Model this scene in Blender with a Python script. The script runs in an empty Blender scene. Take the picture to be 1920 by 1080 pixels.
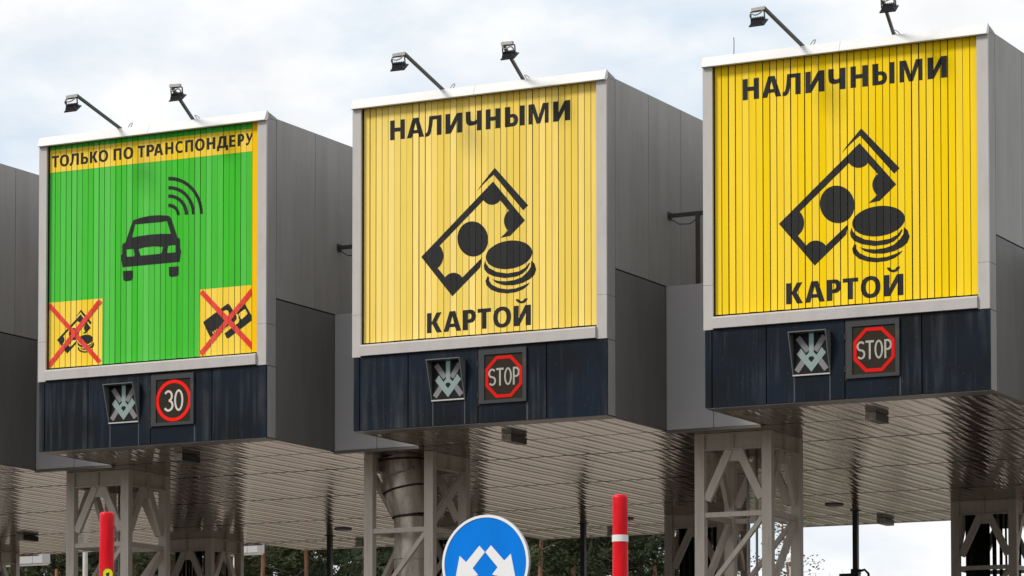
import bpy, math, random
from mathutils import Vector, Matrix
from mathutils.geometry import tessellate_polygon

# ------------------------------------------------------------------ camera, sky, sun, exposure
SC = bpy.context.scene
COL = SC.collection
Z0 = 6.285                      # underside of the canopy
PITCH, WID = 4.6045, 3.3717     # lane spacing, width of one lane box
FASC = 1.632                    # depth of the lane boxes in front of the canopy fascia
BACK = 14.1

cam = bpy.data.cameras.new('camera'); camo = bpy.data.objects.new('camera', cam); COL.objects.link(camo)
camo.location = (23.698, -32.712, 1.65)
camo.rotation_euler = (math.pi / 2 + 0.04488, 0.0005, 0.47826)
cam.sensor_width = 36; cam.lens = 111.43; cam.shift_y = 0.37929
cam.clip_start = 0.5; cam.clip_end = 3000
SC.camera = camo

SUN_TO = Vector((-0.70, -1.0, 1.02)).normalized()      # towards the sun
W = bpy.data.worlds.new('World'); SC.world = W; W.use_nodes = True
nt = W.node_tree; nt.nodes.clear()
def wn(t, **k):
    n = nt.nodes.new(t)
    for a, b in k.items(): setattr(n, a, b)
    return n
w_out = wn('ShaderNodeOutputWorld'); w_bg = wn('ShaderNodeBackground'); w_bg.inputs['Strength'].default_value = 0.1
w_sky = wn('ShaderNodeTexSky', sky_type='NISHITA', sun_disc=False)
w_sky.sun_elevation = math.asin(SUN_TO.z); w_sky.sun_rotation = math.atan2(SUN_TO.x, SUN_TO.y)
w_sky.dust_density = 2.0
w_tc = wn('ShaderNodeTexCoord'); w_map = wn('ShaderNodeMapping'); w_map.inputs['Scale'].default_value = (1, 1, 2.0)
w_map.inputs['Location'].default_value = (0.35, 0.1, 0.07)
nt.links.new(w_tc.outputs['Generated'], w_map.inputs['Vector'])
w_n1 = wn('ShaderNodeTexNoise'); w_n1.inputs['Scale'].default_value = 9.0; w_n1.inputs['Detail'].default_value = 7; w_n1.inputs['Roughness'].default_value = 0.55
w_n2 = wn('ShaderNodeTexNoise'); w_n2.inputs['Scale'].default_value = 22.0; w_n2.inputs['Detail'].default_value = 6
nt.links.new(w_map.outputs['Vector'], w_n1.inputs['Vector']); nt.links.new(w_map.outputs['Vector'], w_n2.inputs['Vector'])
w_rp = wn('ShaderNodeValToRGB')                            # cloud cover
w_rp.color_ramp.elements[0].position = 0.38; w_rp.color_ramp.elements[0].color = (0.2, 0.2, 0.2, 1)
w_rp.color_ramp.elements[1].position = 0.56; w_rp.color_ramp.elements[1].color = (1, 1, 1, 1)
nt.links.new(w_n1.outputs['Fac'], w_rp.inputs['Fac'])
w_cl = wn('ShaderNodeValToRGB')                            # cloud tone
w_cl.color_ramp.elements[0].position = 0.3; w_cl.color_ramp.elements[0].color = (8.7, 8.8, 9.0, 1)
w_cl.color_ramp.elements[1].position = 0.62; w_cl.color_ramp.elements[1].color = (9.8, 9.8, 9.75, 1)
nt.links.new(w_n2.outputs['Fac'], w_cl.inputs['Fac'])
w_blue = wn('ShaderNodeMix', data_type='RGBA', blend_type='MIX'); w_blue.inputs[0].default_value = 0.88
w_blue.inputs[7].default_value = (6.5, 7.75, 9.0, 1)        # thin high haze over the blue
nt.links.new(w_sky.outputs['Color'], w_blue.inputs[6])
w_mx = wn('ShaderNodeMix', data_type='RGBA')
nt.links.new(w_rp.outputs['Color'], w_mx.inputs[0]); nt.links.new(w_blue.outputs[2], w_mx.inputs[6]); nt.links.new(w_cl.outputs['Color'], w_mx.inputs[7])
nt.links.new(w_mx.outputs[2], w_bg.inputs['Color']); nt.links.new(w_bg.outputs[0], w_out.inputs[0])

sl = bpy.data.lights.new('sun', 'SUN'); sl.energy = 2.3; sl.angle = math.radians(13); sl.color = (1.0, 0.95, 0.88)
so = bpy.data.objects.new('sun', sl); COL.objects.link(so)
so.rotation_euler = (-SUN_TO).to_track_quat('-Z', 'Y').to_euler(); so.location = (0, -30, 40)
SC.view_settings.view_transform = 'Standard'; SC.view_settings.look = 'None'
SC.view_settings.exposure = 0.10; SC.view_settings.gamma = 1.0

# ------------------------------------------------------------------ materials
def mat(name, base, rough=0.5, metal=0.0, var=0.0, vscale=4.0, vstretch=(1, 1, 1), dark=None, bump=0.0, bscale=30.0,
        emit=None, estr=0.0, island=0.0, spec=0.5, rvar=0.0, ramp=(0.4, 0.7)):
    """painted / metal surface: base colour, optional second colour laid over by object-space noise (stains, dust, wear)."""
    m = bpy.data.materials.new(name); m.use_nodes = True
    t = m.node_tree; b = t.nodes['Principled BSDF']
    b.inputs['Roughness'].default_value = rough; b.inputs['Metallic'].default_value = metal
    b.inputs['Specular IOR Level'].default_value = spec
    base = tuple(base) + (1,)
    b.inputs['Base Color'].default_value = base
    tc = t.nodes.new('ShaderNodeTexCoord'); mp = t.nodes.new('ShaderNodeMapping'); mp.inputs['Scale'].default_value = vstretch
    t.links.new(tc.outputs['Object'], mp.inputs['Vector'])
    col = None
    if var or dark:
        n = t.nodes.new('ShaderNodeTexNoise'); n.inputs['Scale'].default_value = vscale; n.inputs['Detail'].default_value = 8
        n.inputs['Roughness'].default_value = 0.62
        t.links.new(mp.outputs['Vector'], n.inputs['Vector'])
        r = t.nodes.new('ShaderNodeValToRGB'); r.color_ramp.elements[0].position = ramp[0]; r.color_ramp.elements[1].position = ramp[1]
        t.links.new(n.outputs['Fac'], r.inputs['Fac'])
        d = tuple(dark) + (1,) if dark else tuple(c * (1 - var) for c in base[:3]) + (1,)
        mx = t.nodes.new('ShaderNodeMix'); mx.data_type = 'RGBA'
        mx.inputs[6].default_value = base; mx.inputs[7].default_value = d
        t.links.new(r.outputs['Color'], mx.inputs[0]); col = mx.outputs[2]
        if rvar:
            ma = t.nodes.new('ShaderNodeMath'); ma.operation = 'MULTIPLY_ADD'
            ma.inputs[1].default_value = rvar; ma.inputs[2].default_value = rough
            t.links.new(n.outputs['Fac'], ma.inputs[0]); t.links.new(ma.outputs[0], b.inputs['Roughness'])
    if island:                                             # every slat has faded a little differently
        g = t.nodes.new('ShaderNodeNewGeometry'); hs = t.nodes.new('ShaderNodeHueSaturation')
        ma = t.nodes.new('ShaderNodeMapRange'); ma.inputs[3].default_value = 1 - island; ma.inputs[4].default_value = 1 + island * 0.35
        ms = t.nodes.new('ShaderNodeMapRange'); ms.inputs[3].default_value = 1.0; ms.inputs[4].default_value = 1.0 - island * 1.1
        t.links.new(g.outputs['Random Per Island'], ma.inputs[0]); t.links.new(ma.outputs[0], hs.inputs['Value'])
        t.links.new(g.outputs['Random Per Island'], ms.inputs[0]); t.links.new(ms.outputs[0], hs.inputs['Saturation'])
        if col: t.links.new(col, hs.inputs['Color'])
        else: hs.inputs['Color'].default_value = base
        col = hs.outputs['Color']
    if col: t.links.new(col, b.inputs['Base Color'])
    if bump:
        n2 = t.nodes.new('ShaderNodeTexNoise'); n2.inputs['Scale'].default_value = bscale; n2.inputs['Detail'].default_value = 5
        t.links.new(mp.outputs['Vector'], n2.inputs['Vector'])
        bp = t.nodes.new('ShaderNodeBump'); bp.inputs['Strength'].default_value = bump; bp.inputs['Distance'].default_value = 0.02
        t.links.new(n2.outputs['Fac'], bp.inputs['Height']); t.links.new(bp.outputs['Normal'], b.inputs['Normal'])
    if emit:
        b.inputs['Emission Color'].default_value = tuple(emit) + (1,); b.inputs['Emission Strength'].default_value = estr
    return m

def led_mat(name, base, emit, estr, scale, lo=0.25):
    """lamp dots: a grid of small round lights, in object space"""
    m = mat(name, base, 0.6, spec=0.08); t = m.node_tree; b = t.nodes['Principled BSDF']
    tc = t.nodes.new('ShaderNodeTexCoord'); v = t.nodes.new('ShaderNodeTexVoronoi'); v.inputs['Scale'].default_value = scale; v.inputs['Randomness'].default_value = 0.12
    t.links.new(tc.outputs['Object'], v.inputs['Vector'])
    r = t.nodes.new('ShaderNodeValToRGB'); r.color_ramp.elements[0].position = 0.2; r.color_ramp.elements[0].color = (1, 1, 1, 1)
    r.color_ramp.elements[1].position = 0.55; r.color_ramp.elements[1].color = (lo, lo, lo, 1)
    t.links.new(v.outputs['Distance'], r.inputs['Fac'])
    mm = t.nodes.new('ShaderNodeMath'); mm.operation = 'MULTIPLY'; mm.inputs[1].default_value = estr
    t.links.new(r.outputs['Color'], mm.inputs[0]); t.links.new(mm.outputs[0], b.inputs['Emission Strength'])
    b.inputs['Emission Color'].default_value = tuple(emit) + (1,)
    return m

M = {}
M['clad'] = mat('grey cladding', (0.335, 0.318, 0.302), 0.5, 0.0, spec=0.3, var=0.16, vscale=2.6, vstretch=(1.6, 1.6, 0.22), rvar=0.14)
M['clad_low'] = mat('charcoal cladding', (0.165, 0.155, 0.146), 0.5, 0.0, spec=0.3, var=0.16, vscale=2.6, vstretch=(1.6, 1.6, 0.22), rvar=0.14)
M['fascia'] = mat('fascia sheet', (0.46, 0.44, 0.437), 0.40, 0.2, var=0.08, vscale=1.0, rvar=0.1)
M['white'] = mat('white painted frame', (0.475, 0.445, 0.425), 0.5, spec=0.3, dark=(0.40, 0.37, 0.35), vscale=2.2, vstretch=(2, 2, 0.8), ramp=(0.48, 0.8))
M['cap'] = mat('white cap sheet', (0.73, 0.72, 0.71), 0.4, spec=0.3, dark=(0.66, 0.65, 0.63), vscale=1.5, ramp=(0.45, 0.75))
M['endcap'] = mat('white end cap', (0.75, 0.70, 0.64), 0.5, dark=(0.45, 0.41, 0.36), vscale=14)
M['black'] = mat('black for gaps and shade', (0.008, 0.008, 0.008), 0.8)
M['yellow_deep'] = mat('yellow slats', (0.95, 0.645, 0.002), 0.6, island=0.045, var=0.06, vscale=3, vstretch=(3, 1, 0.25), spec=0.04)
M['yellow_pale'] = mat('faded yellow slats', (0.95, 0.68, 0.11), 0.6, island=0.11, var=0.07, vscale=3, vstretch=(3, 1, 0.25), spec=0.08)
M['yellow_print'] = mat('yellow print', (0.93, 0.62, 0.025), 0.6, island=0.08, spec=0.05)
M['amber'] = mat('amber slat', (0.92, 0.52, 0.002), 0.6, spec=0.05)
M['green'] = mat('green slats', (0.056, 0.545, 0.032), 0.6, island=0.10, var=0.07, vscale=3, vstretch=(3, 1, 0.25), spec=0.05)
M['ink'] = mat('dark grey print', (0.022, 0.022, 0.024), 0.6, island=0.25, spec=0.15)
M['redprint'] = mat('red print', (0.76, 0.035, 0.022), 0.6, island=0.05, spec=0.15)
M['ceiling'] = mat('ceiling strip metal', (0.17, 0.125, 0.095), 0.08, 0.0, var=0.25, vscale=1.3, vstretch=(3, 0.4, 1), rvar=0.06)
_b = M['ceiling'].node_tree.nodes['Principled BSDF']; _b.inputs['IOR'].default_value = 2.25; _b.inputs['Specular Tint'].default_value = (1.0, 0.83, 0.69, 1)   # glossy lacquer
M['soffit'] = mat('soffit flashing', (0.17, 0.145, 0.125), 0.35, 0.4, var=0.2, vscale=3)
M['steel'] = mat('painted grey steel', (0.64, 0.56, 0.475), 0.5, 0.0, spec=0.3, dark=(0.44, 0.36, 0.285), vscale=5.0, vstretch=(2.5, 2.5, 0.35), ramp=(0.5, 0.82), bump=0.05, bscale=60)
M['dsteel'] = mat('dark painted steel', (0.045, 0.042, 0.040), 0.5, var=0.3, vscale=4)
M['arm'] = mat('galvanised arm', (0.075, 0.075, 0.072), 0.5, 0.3, dark=(0.09, 0.055, 0.04), vscale=6, ramp=(0.55, 0.8))
M['lampbody'] = mat('dark lamp housing', (0.018, 0.018, 0.022), 0.4, 0.2, var=0.2)
M['lampglass'] = mat('lamp glass', (0.35, 0.36, 0.38), 0.1)
M['lightgrey'] = mat('light grey plastic', (0.42, 0.40, 0.37), 0.5, var=0.2, vscale=9)
M['cable'] = mat('weathered cable', (0.28, 0.27, 0.25), 0.5, var=0.4, vscale=12)
M['blackcable'] = mat('black cable', (0.012, 0.012, 0.012), 0.5)
M['ledoff'] = mat('unlit display', (0.034, 0.027, 0.018), 0.6, var=0.15, vscale=25, spec=0.06)
M['sigglass'] = mat('signal face', (0.012, 0.013, 0.014), 0.5, spec=0.1)
M['housing'] = mat('signal housing', (0.115, 0.115, 0.115), 0.45, var=0.15, vscale=6)
M['ledframe'] = mat('display frame', (0.036, 0.038, 0.042), 0.5, spec=0.25, dark=(0.085, 0.058, 0.034), vscale=5, ramp=(0.55, 0.75))
M['xgrey'] = led_mat('unlit cross', (0.20, 0.192, 0.196), (0.8, 0.8, 0.8), 0.03, 90)
M['arrowled'] = led_mat('green arrow lights', (0.21, 0.25, 0.24), (0.6, 1.0, 0.88), 0.11, 90)
M['redled'] = led_mat('red lights', (0.40, 0.006, 0.004), (1.0, 0.015, 0.008), 0.66, 70, 0.55)
M['redled_dim'] = led_mat('red lights dimmer', (0.38, 0.006, 0.004), (1.0, 0.015, 0.008), 0.38, 70, 0.5)
M['whiteled'] = led_mat('white lights', (0.3, 0.28, 0.26), (1.0, 0.86, 0.72), 0.46, 70, 0.35)
M['whiteled_dim'] = led_mat('white lights dimmer', (0.28, 0.27, 0.24), (0.9, 0.86, 0.74), 0.24, 70, 0.2)
M['signblue'] = mat('blue sign film', (0.0, 0.195, 0.73), 0.4, var=0.12, vscale=6, vstretch=(1, 1, 0.4), spec=0.1)
M['signwhite'] = mat('white sign film', (0.80, 0.80, 0.80), 0.4)
M['aluminium'] = mat('sign back', (0.35, 0.35, 0.35), 0.4, 0.6)
M['redwrap'] = mat('red plastic wrap', (0.72, 0.002, 0.010), 0.36, spec=0.22, dark=(0.55, 0.001, 0.008), vscale=5, vstretch=(1, 1, 0.5), bump=0.5, bscale=9)
M['whitetape'] = mat('white reflective tape', (0.75, 0.73, 0.70), 0.4, var=0.1)
M['lime'] = mat('yellow disc', (0.85, 0.80, 0.0), 0.4)
M['duct'] = mat('weathered galvanised duct', (0.72, 0.64, 0.54), 0.40, 0.55, dark=(0.20, 0.15, 0.11), vscale=3.0, vstretch=(1.6, 1.6, 0.5), ramp=(0.40, 0.68), bump=0.25, bscale=8)
M['rust'] = mat('rusty band', (0.055, 0.03, 0.018), 0.7, var=0.5, vscale=12)
M['foam'] = mat('foam sealant', (0.45, 0.40, 0.32), 0.8, var=0.4, vscale=20, bump=0.6, bscale=40)
M['concrete'] = mat('concrete pavement', (0.42, 0.345, 0.285), 0.85, var=0.25, vscale=0.5, bump=0.2)
M['greyroad'] = mat('road lightened as sunlit', (0.12, 0.112, 0.104), 0.9, var=0.25, vscale=0.6, bump=0.2)  # tone lightened to stand for sunlit ground and lift the bounce
M['asphalt'] = mat('asphalt darkened as shade', (0.05, 0.047, 0.044), 0.9, var=0.25, vscale=0.6, bump=0.2)  # tone darkened to stand for the canopy's shade on the lanes
M['soil'] = mat('grassy soil', (0.07, 0.08, 0.035), 0.95, dark=(0.10, 0.085, 0.05), vscale=0.4)
M['bark'] = mat('orange pine bark', (0.30, 0.14, 0.07), 0.85, dark=(0.13, 0.075, 0.05), vscale=1.6, vstretch=(4, 4, 0.8), ramp=(0.4, 0.65), bump=0.6, bscale=12)
M['greybark'] = mat('grey bark', (0.16, 0.13, 0.11), 0.9, var=0.4, vscale=4)
M['deadwood'] = mat('bare branch', (0.36, 0.28, 0.20), 0.8, var=0.3, vscale=4)
def leaf_mat(name, c, spread):
    m = mat(name, c, 0.7, island=spread, spec=0.1); b = m.node_tree.nodes['Principled BSDF']
    try:
        b.inputs['Transmission Weight'].default_value = 0.0
        b.inputs['Subsurface Weight'].default_value = 0.0
    except Exception: pass
    return m
M['needle'] = leaf_mat('pine needles', (0.075, 0.100, 0.030), 0.45)
M['needle_dark'] = leaf_mat('dark pine needles', (0.045, 0.070, 0.026), 0.45)
M['leaf'] = leaf_mat('birch leaves', (0.16, 0.19, 0.03), 0.45)

def navy_mat():
    """navy cassette panels: chalky vertical run-off streaks over dark blue paint"""
    m = mat('navy panel', (0.010, 0.014, 0.022), 0.36, 0.0, spec=0.13); t = m.node_tree; b = t.nodes['Principled BSDF']
    tc = t.nodes.new('ShaderNodeTexCoord'); oi = t.nodes.new('ShaderNodeObjectInfo'); sc_ = t.nodes.new('ShaderNodeMath'); sc_.operation = 'MULTIPLY'; sc_.inputs[1].default_value = 53.0
    t.links.new(oi.outputs['Random'], sc_.inputs[0]); ad = t.nodes.new('ShaderNodeVectorMath'); ad.operation = 'ADD'
    t.links.new(tc.outputs['Object'], ad.inputs[0]); t.links.new(sc_.outputs[0], ad.inputs[1])
    def noise(sc, vs, det=6):
        mp = t.nodes.new('ShaderNodeMapping'); mp.inputs['Scale'].default_value = vs
        t.links.new(ad.outputs[0], mp.inputs['Vector'])
        n = t.nodes.new('ShaderNodeTexNoise'); n.inputs['Scale'].default_value = sc; n.inputs['Detail'].default_value = det
        t.links.new(mp.outputs['Vector'], n.inputs['Vector']); return n.outputs['Fac']
    def ramp(f, a, c):
        r = t.nodes.new('ShaderNodeValToRGB'); r.color_ramp.elements[0].position = a; r.color_ramp.elements[1].position = c
        t.links.new(f, r.inputs['Fac']); return r.outputs['Color']
    def mixc(f, a, c):
        x = t.nodes.new('ShaderNodeMix'); x.data_type = 'RGBA'
        for s, v in ((0, f), (6, a), (7, c)):
            if isinstance(v, tuple): x.inputs[s].default_value = v
            else: t.links.new(v, x.inputs[s])
        return x.outputs[2]
    def mul(a, c):
        x = t.nodes.new('ShaderNodeMath'); x.operation = 'MULTIPLY'; t.links.new(a, x.inputs[0])
        if isinstance(c, float): x.inputs[1].default_value = c
        else: t.links.new(c, x.inputs[1])
        return x.outputs[0]
    blue = mixc(ramp(noise(0.9, (1, 1, 1.3), 3), 0.38, 0.68), (0.0045, 0.006, 0.0085, 1), (0.005, 0.0125, 0.026, 1))
    sp = t.nodes.new('ShaderNodeSeparateXYZ'); t.links.new(tc.outputs['Object'], sp.inputs[0])
    def cmp(o, op, v):
        x = t.nodes.new('ShaderNodeMath'); x.operation = op; t.links.new(sp.outputs[o], x.inputs[0]); x.inputs[1].default_value = v; return x.outputs[0]
    def inv(f):
        x = t.nodes.new('ShaderNodeMath'); x.operation = 'SUBTRACT'; x.inputs[0].default_value = 1.0; t.links.new(f, x.inputs[1]); return x.outputs[0]
    # where the signal and the display shed the rain the paint has stayed clean, with chalky runs at their corners
    under = [mul(mul(cmp(0, 'GREATER_THAN', a), cmp(0, 'LESS_THAN', c)), cmp(2, 'LESS_THAN', h)) for a, c, h in ((1.092, 1.502, .31), (1.728, 2.330, .225))]
    clean = mul(inv(under[0]), inv(under[1]))
    streak = mul(mul(ramp(noise(14, (1, 1, 0.05), 5), 0.46, 0.80), ramp(noise(1.7, (1, 1, 0.9), 4), 0.38, 0.66)), clean)
    runs = [mul(mul(cmp(0, 'GREATER_THAN', a - .007), cmp(0, 'LESS_THAN', a + .007)), cmp(2, 'LESS_THAN', h)) for a, h in ((1.085, .31), (1.512, .31), (2.338, .225))]
    c1 = mixc(mul(streak, 0.75), blue, (0.070, 0.076, 0.085, 1))
    for rn in runs: c1 = mixc(mul(rn, 0.6), c1, (0.10, 0.115, 0.135, 1))
    fine = mul(ramp(noise(45, (1, 1, 0.02), 3), 0.60, 0.85), ramp(noise(2.6, (1, 1, 0.7), 3), 0.45, 0.7))
    c2 = mixc(mul(fine, 0.5), c1, (0.095, 0.10, 0.105, 1))
    specks = ramp(noise(70, (1, 1, 1), 1), 0.76, 0.80)
    c3 = mixc(mul(specks, 0.35), c2, (0.25, 0.24, 0.22, 1))
    t.links.new(c3, b.inputs['Base Color'])
    return m
M['navy'] = navy_mat()

# ------------------------------------------------------------------ object helpers
def tag(o, label=None, cat=None, group=None, kind=None):
    for k, v in (('label', label), ('category', cat), ('group', group), ('kind', kind)):
        if v: o[k] = v
    return o
def thing(name, loc, label, cat, group=None, rot=(0, 0, 0)):
    o = bpy.data.objects.new(name, None); COL.objects.link(o); o.location = loc; o.rotation_euler = rot
    o.empty_display_size = 0.2
    return tag(o, label, cat, group)
class MB:
    """collects shapes; build() links them as ONE mesh object"""
    def __init__(s): s.v = []; s.f = []; s.sm = []
    def add(s, vs, fs, smooth=False):
        n = len(s.v); s.v += [tuple(v) for v in vs]; s.f += [tuple(i + n for i in f) for f in fs]; s.sm += [smooth] * len(fs); return s
    def box(s, a, b):
        x0, y0, z0 = a; x1, y1, z1 = b
        if x0 > x1: x0, x1 = x1, x0
        if y0 > y1: y0, y1 = y1, y0
        if z0 > z1: z0, z1 = z1, z0
        return s.add([(x0, y0, z0), (x1, y0, z0), (x1, y1, z0), (x0, y1, z0), (x0, y0, z1), (x1, y0, z1), (x1, y1, z1), (x0, y1, z1)],
                     [(3, 2, 1, 0), (4, 5, 6, 7), (0, 1, 5, 4), (1, 2, 6, 5), (2, 3, 7, 6), (3, 0, 4, 7)])
    def bar(s, p, q, w, h, up=(0, 0, 1)):
        p = Vector(p); q = Vector(q); d = (q - p).normalized(); u = Vector(up)
        r = d.cross(u)
        if r.length < 1e-4: r = d.cross(Vector((0, 1, 0)))
        r.normalize(); u = r.cross(d)
        vs = [c + r * a * w / 2 + u * b * h / 2 for c in (p, q) for a, b in ((-1, -1), (1, -1), (1, 1), (-1, 1))]
        return s.add(vs, [(3, 2, 1, 0), (4, 5, 6, 7), (0, 1, 5, 4), (1, 2, 6, 5), (2, 3, 7, 6), (3, 0, 4, 7)])
    def tube(s, pts, r, n=8, cap=True):
        pts = [Vector(p) for p in pts]; rs = r if isinstance(r, (list, tuple)) else [r] * len(pts)
        base = len(s.v); prev = None
        for i, p in enumerate(pts):
            d = (pts[min(i + 1, len(pts) - 1)] - pts[max(i - 1, 0)]).normalized()
            if prev is None:
                a = d.cross(Vector((0.31, 0.17, 0.93)));
                if a.length < 1e-3: a = d.cross(Vector((1, 0, 0)))
            else: a = prev - d * prev.dot(d)
            a.normalize(); prev = a; b = d.cross(a)
            for k in range(n):
                t = 2 * math.pi * k / n; s.v.append(tuple(p + (a * math.cos(t) + b * math.sin(t)) * rs[i]))
        for i in range(len(pts) - 1):
            for k in range(n):
                s.f.append((base + i * n + k, base + i * n + (k + 1) % n, base + (i + 1) * n + (k + 1) % n, base + (i + 1) * n + k)); s.sm.append(True)
        if cap:
            s.f.append(tuple(base + k for k in range(n))[::-1]); s.sm.append(False)
            e = base + (len(pts) - 1) * n; s.f.append(tuple(e + k for k in range(n))); s.sm.append(False)
        return s
    def prism(s, prof, x0, x1):
        """closed profile of (y, z) points swept along x"""
        n = len(prof)
        vs = [(x0, y, z) for y, z in prof] + [(x1, y, z) for y, z in prof]
        fs = [(i, (i + 1) % n, n + (i + 1) % n, n + i) for i in range(n)] + [tuple(range(n))[::-1], tuple(range(n, 2 * n))]
        return s.add(vs, fs)
    def plate(s, polys, y0, y1):
        """list of (outer, holes) in x,z swept from y0 (front) to y1"""
        for outer, holes in polys:
            loops = [outer] + list(holes); flat = [p for l in loops for p in l]
            tris = tessellate_polygon([[Vector((x, z, 0)) for x, z in l] for l in loops])
            n = len(flat); base = len(s.v)
            s.v += [(x, y0, z) for x, z in flat] + [(x, y1, z) for x, z in flat]
            for t in tris:
                a, b, c = t
                (ax, az), (bx, bz), (cx, cz) = flat[a], flat[b], flat[c]
                if (bx - ax) * (cz - az) - (bz - az) * (cx - ax) < 0: b, c = c, b
                s.f.append((base + a, base + b, base + c)); s.sm.append(False)
                s.f.append((base + n + a, base + n + c, base + n + b)); s.sm.append(False)
            k = 0
            for l in loops:
                m_ = len(l)
                area = sum(l[i][0] * l[(i + 1) % m_][1] - l[(i + 1) % m_][0] * l[i][1] for i in range(m_))
                for i in range(m_):
                    i0, i1 = base + k + i, base + k + (i + 1) % m_
                    q = (i0, i0 + n, i1 + n, i1)
                    if (area < 0) != (l is not outer): q = q[::-1]
                    s.f.append(q); s.sm.append(False)
                k += m_
        return s
    def build(s, name, m, parent=None):
        me = bpy.data.meshes.new(name); me.from_pydata(s.v, [], s.f); me.update()
        me.polygons.foreach_set('use_smooth', s.sm); me.materials.append(m)
        o = bpy.data.objects.new(name, me); COL.objects.link(o)
        if parent: o.parent = parent
        return o
def copy_tree(o, parent=None):
    c = o.copy(); COL.objects.link(c)
    if parent: c.parent = parent
    for ch in [q for q in bpy.data.objects if q.parent == o]: copy_tree(ch, c)
    return c
def structure(name, mb, m): return tag(mb.build(name, m), kind='structure')

# ------------------------------------------------------------------ ground
g = MB(); g.add([(-900, -900, -0.02), (900, -900, -0.02), (900, 900, -0.02), (-900, 900, -0.02)], [(0, 1, 2, 3)]); structure('ground', g, M['soil'])
g = MB(); rf = random.Random(77)                           # unseen wood added round the plaza to block the low sky
for k in range(9500):
    a = rf.uniform(-2.25, 2.75); d = rf.uniform(0, 1) ** 1.5; rad = 112 + 26 * d
    x = 5 + rad * math.sin(a) * 1.2; y = -14 - rad * math.cos(a)
    z = rf.uniform(0.3, 1) * (13.5 + 2.5 * math.sin(a * 21) + 2 * math.sin(a * 47 + 1)); s_ = rf.uniform(.8, 2.0)
    u = Vector((rf.gauss(0, 1), rf.gauss(0, 1), rf.gauss(0, 1))).normalized(); v = u.cross(Vector((rf.gauss(0, 1), rf.gauss(0, 1), rf.gauss(0, 1)))).normalized()
    p = Vector((x, y, z)); g.add([p - u * s_, p - v * s_ * .6, p + u * s_, p + v * s_ * .6], [(0, 1, 2, 3)])
wo = g.build('added_woodland', M['needle_dark']); tag(wo, 'unseen dark wood added round the toll plaza to block the low sky', 'wood', kind='stuff')
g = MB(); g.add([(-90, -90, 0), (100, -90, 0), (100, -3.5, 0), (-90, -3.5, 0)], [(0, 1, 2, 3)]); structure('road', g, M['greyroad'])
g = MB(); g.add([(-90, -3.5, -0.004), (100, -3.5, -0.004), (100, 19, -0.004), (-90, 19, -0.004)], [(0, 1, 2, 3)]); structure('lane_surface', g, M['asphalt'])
g = MB(); g.add([(-90, 19, -0.004), (100, 19, -0.004), (100, 62, -0.004), (-90, 62, -0.004)], [(0, 1, 2, 3)]); structure('pavement', g, M['concrete'])  # unseen pale apron added for the ceiling to reflect
for k in range(-2, 4):
    xc = 4.02 + PITCH * (k - 1)
    g = MB(); n = 10; prof = []
    for i in range(n + 1): prof.append((xc + 0.62 * math.cos(math.pi + math.pi * i / n), -2.4 + 0.62 * math.sin(math.pi + math.pi * i / n)))
    for i in range(n + 1): prof.append((xc + 0.62 * math.cos(math.pi * i / n), 17.0 + 0.62 * math.sin(math.pi * i / n)))
    m_ = len(prof)
    g.add([(x, y, 0.0) for x, y in prof] + [(x, y, 0.15) for x, y in prof], [(i, (i + 1) % m_, m_ + (i + 1) % m_, m_ + i) for i in range(m_)] + [tuple(range(m_, 2 * m_))])
    structure('traffic_island', g, M['asphalt'])

# outlines of the printed symbols and letter positions, metres on the sign face (x from the box's left edge, z above its underside)
ART_s3 = (3.486,3.725,[('Н',0.451,0.651),('А',0.686,0.921),('Л',0.938,1.157),('И',1.214,1.444),('Ч',1.49,1.695),('Н',1.754,1.958),('Ь',2.013,2.186),('I',2.21,2.273),('М',2.332,2.6),('И',2.658,2.884)])
ART_k3 = (1.123,1.359,[('К',0.971,1.174),('А',1.195,1.435),('Р',1.455,1.631),('Т',1.65,1.832),('О',1.863,2.094),('И',2.135,2.362)])
ART_s2 = (3.487,3.723,[('Н',0.47,0.671),('А',0.701,0.935),('Л',0.949,1.171),('И',1.225,1.451),('Ч',1.499,1.711),('Н',1.766,1.958),('Ь',2.021,2.196),('I',2.22,2.282),('М',2.332,2.596),('И',2.655,2.879)])
ART_k2 = (1.125,1.364,[('К',0.976,1.179),('А',1.201,1.437),('Р',1.458,1.636),('Т',1.657,1.835),('О',1.864,2.102),('И',2.136,2.362)])
ART_t1 = (3.629,3.776,[('Т',0.137,0.246),('О',0.26,0.402),('Л',0.411,0.552),('Ь',0.583,0.693),('К',0.721,0.841),('О',0.855,0.998),('П',1.08,1.203),('О',1.23,1.377),('Т',1.45,1.554),('Р',1.576,1.692),('А',1.686,1.826),('Н',1.857,1.977),('С',2.007,2.115),('П',2.152,2.269),('О',2.298,2.438),('Н',2.471,2.594),('Д',2.616,2.78),('Е',2.8,2.889),('Р',2.919,3.015),('У',3.034,3.151)])
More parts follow.
